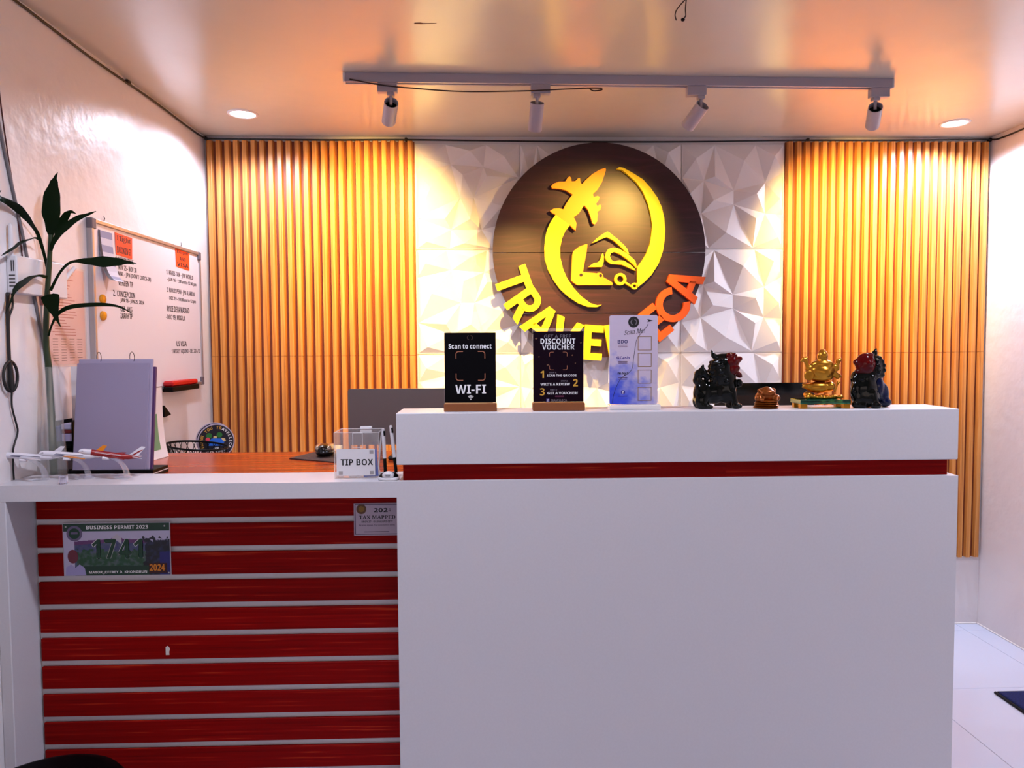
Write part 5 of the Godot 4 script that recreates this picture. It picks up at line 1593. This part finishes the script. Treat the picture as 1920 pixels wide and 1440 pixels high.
	for q in [[Vector3(-0.016, 0.004, -0.024), "round dark plaque with pale rim, hidden behind the thank-you plaque", false], [Vector3.ZERO, "round navy thank-you plaque with beach picture", true]]:
		var o: Vector3 = pc + q[0]
		t = thing("round_plaque", q[1], "plaque", Vector3(o.x, 0.860, o.z), "round plaques behind the worktop")
		var bs := turn
		st = S()
		prism(st, disc(0, 0, 0.076, 48), -0.006, 0.0, Transform3D(bs, o))
		part(t, "rim", st, M("plaque_rim", Color(0.74, 0.70, 0.78), 0.4))
		st = S()
		prism(st, disc(0, 0, 0.072, 48), 0.0, 0.002, Transform3D(bs, o))
		part(t, "face", st, M("plaque_navy", Color(0.04, 0.035, 0.12), 0.4))
		st = S()
		box(st, Vector3(-0.03, -0.135, -0.014), Vector3(0.03, -0.060, -0.006), 0.001)
		st = S()
		prism(st, rect(-0.035, 0.8605 - o.y, 0.035, -0.05), -0.014, -0.0062, Transform3D(bs, o))
		part(t, "stand", st, mats.black)
		if q[2]:
			var zt := 0.0021
			var word := "THANK YOU TRAVELLECA"
			for i in word.length():
				if word[i] == " ":
					continue
				var a := deg_to_rad(lerpf(205.0, -25.0, i / float(word.length() - 1)))
				var rad := Vector3(cos(a), sin(a), 0)
				text(t, word[i], 0.0125, o + bs * (rad * 0.0605 + Vector3(0, 0, zt)), mats.gold_ink if i < 12 else mats.white_ink, 0.0, bs * Vector3(rad.y, -rad.x, 0), bs * rad)
			var X := bs * Vector3.RIGHT
			text(t, "FOR", 0.009, o + bs * Vector3(0.0, -0.030, zt), mats.white_ink, 0.022, X)
			text(t, "YOUR VOYAGE", 0.0125, o + bs * Vector3(0.0, -0.046, zt), mats.white_ink, 0.088, X)
			var base := o + bs * Vector3(0, 0, zt)
			flat(t, "sea_print", pv([-0.030, -0.018, 0.026, -0.020, 0.034, -0.004, 0.026, 0.012, -0.018, 0.014, -0.034, 0.0]), M("sea_blue", Color(0.05, 0.38, 0.80), 0.5), base, X)
			flat(t, "palm_print", disc(-0.028, 0.026, 0.012, 12), M("palm_green", Color(0.10, 0.42, 0.14), 0.5), base + bs * Vector3(0, 0, 0.0003), X)
			flat(t, "palm_print", disc(0.014, 0.028, 0.012, 12), mats.palm_green, base + bs * Vector3(0, 0, 0.0003), X)
			flat(t, "flower_print", disc(-0.034, 0.010, 0.009, 12), M("flower_pink", Color(0.85, 0.25, 0.35), 0.5), base + bs * Vector3(0, 0, 0.0006), X)
			flat(t, "sand_print", pv([0.020, 0.014, 0.036, 0.012, 0.040, 0.0, 0.030, -0.002]), M("sand_print", Color(0.82, 0.72, 0.48), 0.5), base + bs * Vector3(0, 0, 0.0004), X)
			flat(t, "hut_print", pv([-0.012, 0.014, 0.004, 0.014, 0.002, 0.024, -0.010, 0.024]), mats.sand_print, base + bs * Vector3(0, 0, 0.0004), X)
	# mouse and its pad
	t = thing("mouse_pad", "dark patterned mouse pad on the worktop", "mouse pad", Vector3(0.74, DESK, 0.99))
	st = S()
	prism(st, pv([0.644, 1.018, 0.820, 1.115, 0.875, 0.960, 0.700, 0.866]), 0, 0.004, Transform3D(Basis(Vector3.RIGHT, Vector3.BACK, Vector3.UP), Vector3(0, DESK, 0)))
	var pm := M("pad_dark", Color(1, 1, 1), 0.7)
	world_mapped(pm, grain_image(128, 77, 10.0, Color(0.10, 0.04, 0.04), Color(0.30, 0.18, 0.16)), Vector3(6, 6, 6))
	part(t, "sheet", st, pm)
	var mc := Vector3(0.757, DESK + 0.004, 0.965)
	t = thing("computer_mouse", "silver and black computer mouse on its pad", "mouse", mc)
	st = S()
	blend(st, [[mc - mc + Vector3(0, 0.014, 0), Vector3(0.033, 0.016, 0.052)], [Vector3(0, 0.024, 0.012), Vector3(0.028, 0.020, 0.036)]], 0.006, 0.004, mc)
	part(t, "shell", st, M("mouse_black", Color(0.04, 0.035, 0.035), 0.15))
	for s in [-1.0, 1.0]:
		st = S()
		ellipsoid(st, mc + Vector3(0.019 * s, 0.027, -0.002), Vector3(0.015, 0.017, 0.046), Basis(Vector3.BACK, -0.35 * s))
		part(t, "side_grip", st, M("mouse_silver", Color(0.62, 0.58, 0.52), 0.2, 0.7))
	# monitor seen from behind and a dark screen further along
	t = thing("monitor", "grey-backed computer monitor behind the tip box", "monitor", Vector3(1.10, DESK, 1.0))
	st = S()
	prism(st, rrect(0.846, 1.060, 1.352, 1.2555, 0.008), 0.975, 1.0, Transform3D())
	part(t, "back_shell", st, M("monitor_grey", Color(0.36, 0.33, 0.33), 0.3))
	part(t, "screen", B(Vector3(0.852, 1.066, 0.9735), Vector3(1.346, 1.2495, 0.975)), mats.black)
	part(t, "neck", B(Vector3(1.06, DESK + 0.012, 0.985), Vector3(1.14, 1.10, 1.006), 0.003), M("monitor_neck", Color(0.10, 0.09, 0.09), 0.4))
	part(t, "foot", B(Vector3(0.99, DESK, 0.90), Vector3(1.21, DESK + 0.012, 1.06), 0.004), mats.monitor_neck)
	t = thing("laptop", "dark open laptop screen behind the figurines", "laptop", Vector3(2.26, DESK, 1.0))
	part(t, "keyboard_base", B(Vector3(2.075, DESK, 0.90), Vector3(2.437, DESK + 0.018, 1.135), 0.004), mats.dark_grey)
	st = S()
	prism(st, rrect(2.075, DESK + 0.018, 2.437, 1.2775, 0.006), 1.139, 1.147, Transform3D())
	var lap := M("laptop_dark", Color(0.03, 0.035, 0.03), 0.12)
	st = S()
	prism(st, rrect(2.090, DESK + 0.018, 2.427, 1.2745, 0.006), 1.139, 1.147, Transform3D())
	part(t, "lid", st, lap)
	part(t, "hinge", B(Vector3(2.12, DESK + 0.014, 1.128), Vector3(2.40, DESK + 0.024, 1.142), 0.003), mats.black)

# ---------------------------------------------------------------- plates fixed to the counter front
func permits() -> void:
	var zf := 1.4468
	# business permit plate
	var x0 := 0.1125
	var x1 := 0.4140
	var y0 := 0.7470
	var y1 := 0.8985
	var t := thing("permit_plate", "printed green and white business permit plate on the red slats", "plate", Vector3((x0 + x1) / 2, y0, zf))
	var w := 256
	var h := 128
	var im := Image.create(w, h, false, Image.FORMAT_RGB8)
	im.fill(Color(0.70, 0.68, 0.78))
	var n := FastNoiseLite.new()
	n.seed = 3
	n.frequency = 0.06
	for y in h:
		for x in w:
			var c := Color(0.72, 0.70, 0.80)
			var gx := float(x) / w
			var gy := float(y) / h
			var v := n.get_noise_2d(x, y)
			var roof := 0.36 - 0.06 * sin(gx * PI) + (0.0 if absf(gx - 0.5) > 0.06 else -(0.06 - absf(gx - 0.5)) * 1.6)
			if gx > 0.10 and gx < 0.80 and gy > roof:
				c = Color(0.38, 0.20, 0.40) if gy < roof + 0.07 else Color(0.22, 0.24, 0.44).lerp(Color(0.30, 0.34, 0.44), clampf(v + 0.5, 0, 1))
				if absf(gx - 0.5) < 0.045 and gy < roof + 0.13:
					c = Color(0.72, 0.70, 0.74)
			if gy > 0.52 + v * 0.10 and gx > 0.12 and gx < 0.85:
				c = Color(0.10, 0.28, 0.16).lerp(Color(0.30, 0.36, 0.36), clampf(v * 1.5 + 0.3, 0, 1))
			if gx > 0.76 + v * 0.05 and gy > 0.30 + v * 0.12:
				c = Color(0.04, 0.06, 0.10).lerp(Color(0.18, 0.20, 0.36), clampf(v + 0.2, 0, 1))
			if gx > 0.90 and gy > 0.55:
				c = Color(0.10, 0.10, 0.40)
			if gy < 0.145 or (gy > 0.82 and gx > 0.18 and gx < 0.80):
				c = Color(0.02, 0.20, 0.12)
			im.set_pixel(x, y, c)
	var pm := M("permit_print", Color(1, 1, 1), 0.35)
	pm.albedo_texture = ImageTexture.create_from_image(im)
	pm.uv1_scale = Vector3(1.0 / (x1 - x0), 1.0 / (y1 - y0), 1)
	pm.uv1_offset = Vector3(-x0 / (x1 - x0), y1 / (y1 - y0), 0)
	part(t, "plate_rim", B(Vector3(x0 - 0.002, y0 - 0.002, zf), Vector3(x1 + 0.002, y1 + 0.002, zf + 0.0015)), M("plate_rim", Color(0.74, 0.72, 0.76), 0.4))
	part(t, "plate", B(Vector3(x0, y0, zf + 0.0015), Vector3(x1, y1, zf + 0.0025)), pm)
	var z := zf + 0.0025
	var lx := x1 - x0
	var P := func(u: float, v: float) -> Vector3: return Vector3(x0 + u * lx, y1 - v * (y1 - y0), z)
	var gm := M("permit_green", Color(0.01, 0.22, 0.13), 0.5)
	text(t, "BUSINESS PERMIT 2023", 0.0105, P.call(0.51, 0.075), mats.white_ink, 0.176)
	for k in 4:
		var u: float = [0.305, 0.440, 0.577, 0.702][k]
		var dw: float = [0.024, 0.032, 0.034, 0.025][k]
		for o in [[-1, -1], [1, -1], [-1, 1], [1, 1]]:
			text(t, "1741"[k], 0.0550, P.call(u, 0.49) + Vector3(o[0] * 0.0011, o[1] * 0.0011, 0), mats.white_ink, dw)
		text(t, "1741"[k], 0.0550, P.call(u, 0.49) + Vector3(0, 0, 0.0004), gm, dw)
	text(t, "MAYOR JEFFREY D. KHONGHUN", 0.0095, P.call(0.505, 0.945), mats.white_ink, 0.165)
	flat(t, "year_patch", rect(-0.026, -0.0145, 0.026, 0.0145), M("patch_red", Color(0.22, 0.03, 0.02), 0.6), P.call(0.885, 0.87))
	text(t, "2024", 0.0195, P.call(0.878, 0.86) + Vector3(0, 0, 0.0003), M("patch_amber", Color(0.85, 0.52, 0.12), 0.6), 0.044)
	flat(t, "seal", disc(0, 0, 0.0225, 28), M("seal_grey", Color(0.40, 0.36, 0.48), 0.6), P.call(0.105, 0.19))
	flat(t, "seal_centre", disc(0, 0, 0.0155, 24), gm, P.call(0.105, 0.19) + Vector3(0, 0, 0.0003))
	flat(t, "seal_band", rrect(-0.010, -0.002, 0.010, 0.004, 0.002), mats.seal_grey, P.call(0.105, 0.19) + Vector3(0, 0, 0.0006))
	flat(t, "portrait_shirt", pv([-0.028, -0.018, 0.030, -0.018, 0.026, 0.004, 0.012, 0.014, 0.0, 0.004, -0.012, 0.014, -0.026, 0.006]), M("portrait_shirt", Color(0.62, 0.60, 0.78), 0.6), P.call(0.105, 0.875))
	flat(t, "portrait_head", disc(0, 0, 0.0150, 24, 0.020), M("portrait_skin", Color(0.42, 0.16, 0.22), 0.6), P.call(0.085, 0.63) + Vector3(0, 0, 0.0003))
	for q in [[0.025, 0.06], [0.955, 0.06], [0.985, 0.965]]:
		var st := S()
		lathe(st, [Vector2(0.0025, 0), Vector2(0.002, 0.0012), Vector2(0, 0.0015)], P.call(q[0], q[1]), 12, Basis(Vector3.RIGHT, PI / 2))
		part(t, "screw", st, mats.aluminium)
	# tax plate, its edge running behind the counter panel
	x0 = 0.9445
	x1 = 1.0845
	y0 = 0.8535
	y1 = 0.9485
	t = thing("tax_plate", "small printed tax plate at the upper corner of the red slats", "plate", Vector3((x0 + x1) / 2, y0, zf))
	part(t, "plate", B(Vector3(x0, y0, zf), Vector3(x1, y1, zf + 0.002)), M("tax_card", Color(0.66, 0.60, 0.66), 0.4))
	z = zf + 0.002
	var st2 := S()
	var pl := M("tax_purple", Color(0.16, 0.05, 0.22), 0.6)
	for b in [[x0 + 0.003, y0 + 0.003, x0 + 0.0048, y1 - 0.003], [x0 + 0.0048, y0 + 0.003, x1 - 0.003, y0 + 0.0048], [x0 + 0.0048, y1 - 0.0048, x1 - 0.003, y1 - 0.003], [x1 - 0.0048, y0 + 0.0048, x1 - 0.003, y1 - 0.0048]]:
		prism(st2, rect(b[0], b[1], b[2], b[3]), z, z + 0.0003)
	part(t, "border", st2, pl)
	flat(t, "seal", disc(0, 0, 0.0145, 28), M("seal_tan", Color(0.36, 0.24, 0.12), 0.6), Vector3(0.9665, 0.9310, z))
	flat(t, "seal_centre", disc(0, 0, 0.0085, 20), M("seal_gold", Color(0.50, 0.36, 0.08), 0.6), Vector3(0.9665, 0.9310, z + 0.0003))
	text(t, "202", 0.0120, Vector3(1.0225, 0.9275, z), mats.ink, 0.040)
	text(t, "4", 0.0100, Vector3(1.0480, 0.9280, z), mats.ink, 0.006, Vector3.RIGHT, Vector3.UP, "Droid Sans", 400)
	text(t, "TAX MAPPED", 0.0100, Vector3(1.0120, 0.9070, z), mats.ink, 0.105, Vector3.RIGHT, Vector3.UP, "Droid Serif", 700)
	text(t, "BRGY 27 - OLONGAPO CITY", 0.0056, Vector3(1.0120, 0.8940, z), mats.ink, 0.090)
	text(t, "Be wise always. Pay taxes before delay.", 0.0046, Vector3(1.0120, 0.8835, z), pl, 0.104)
	flat(t, "signature_line", rect(-0.036, -0.001, 0.036, 0.001), pl, Vector3(1.010, 0.8640, z))
	# scrap of white tape left on a slat
	t = thing("tape_scrap", "scrap of white tape stuck on a red slat", "tape", Vector3(0.399, 0.5215, zf))
	flat(t, "scrap", pv([-0.006, -0.013, 0.004, -0.013, 0.0035, -0.004, 0.006, 0.004, 0.004, 0.010, -0.001, 0.014, -0.006, 0.010]), M("tape_white", Color(0.80, 0.76, 0.74), 0.7), Vector3(0.399, 0.5215, zf - 0.0002), Vector3.RIGHT, Vector3.UP, 0.0008)

# ---------------------------------------------------------------- foreground and floor
func foreground() -> void:
	# black padded stool in front of the counter, only its seat top in view
	var c := Vector3(0.300, -0.072, 1.905)
	var t := thing("stool", "black padded stool in front of the red slats", "stool", Vector3(c.x, 0, c.z))
	var vinyl := M("black_vinyl", Color(0.012, 0.010, 0.016), 0.5)
	vinyl.metallic_specular = 0.12
	var st := S()
	lathe(st, [Vector2(0, 0.385), Vector2(0.165, 0.385), Vector2(0.180, 0.392), Vector2(0.186, 0.410), Vector2(0.184, 0.432), Vector2(0.172, 0.448), Vector2(0.140, 0.460), Vector2(0.07, 0.466), Vector2(0, 0.467)], c, 48)
	part(t, "seat", st, vinyl)
	for k in 4:
		var a := PI / 4 + PI / 2 * k
		st = S()
		tube(st, [c + Vector3(cos(a) * 0.13, 0.385, sin(a) * 0.13), c + Vector3(cos(a) * 0.17, 0.072, sin(a) * 0.17)], 0.012, 12)
		part(t, "leg", st, mats.black)
	st = S()
	var lp := []
	for i in 33:
		var a := TAU * i / 32
		lp.append(c + Vector3(cos(a) * 0.160, 0.20, sin(a) * 0.160))
	tube(st, lp, 0.008, 8, false)
	part(t, "foot_ring", st, mats.black)
	# dark blue mat on the floor by the wall
	t = thing("floor_mat", "dark blue floor mat beside the counter", "mat", Vector3(3.55, 0, 1.1))
	var mm := M("mat_blue", Color(1, 1, 1), 0.95)
	world_mapped(mm, grain_image(128, 91, 26.0, Color(0.01, 0.05, 0.22), Color(0.04, 0.12, 0.42)), Vector3(5, 5, 5))
	part(t, "pile", B(Vector3(3.362, 0.0, 0.748), Vector3(3.755, 0.014, 1.45), 0.004), mm)
	part(t, "edge_binding", B(Vector3(3.350, 0.0, 0.738), Vector3(3.3615, 0.010, 1.46), 0.003), M("mat_edge", Color(0.01, 0.015, 0.05), 0.9))
	part(t, "edge_binding", B(Vector3(3.3615, 0.0, 0.738), Vector3(3.755, 0.010, 0.7475), 0.003), mats.mat_edge)
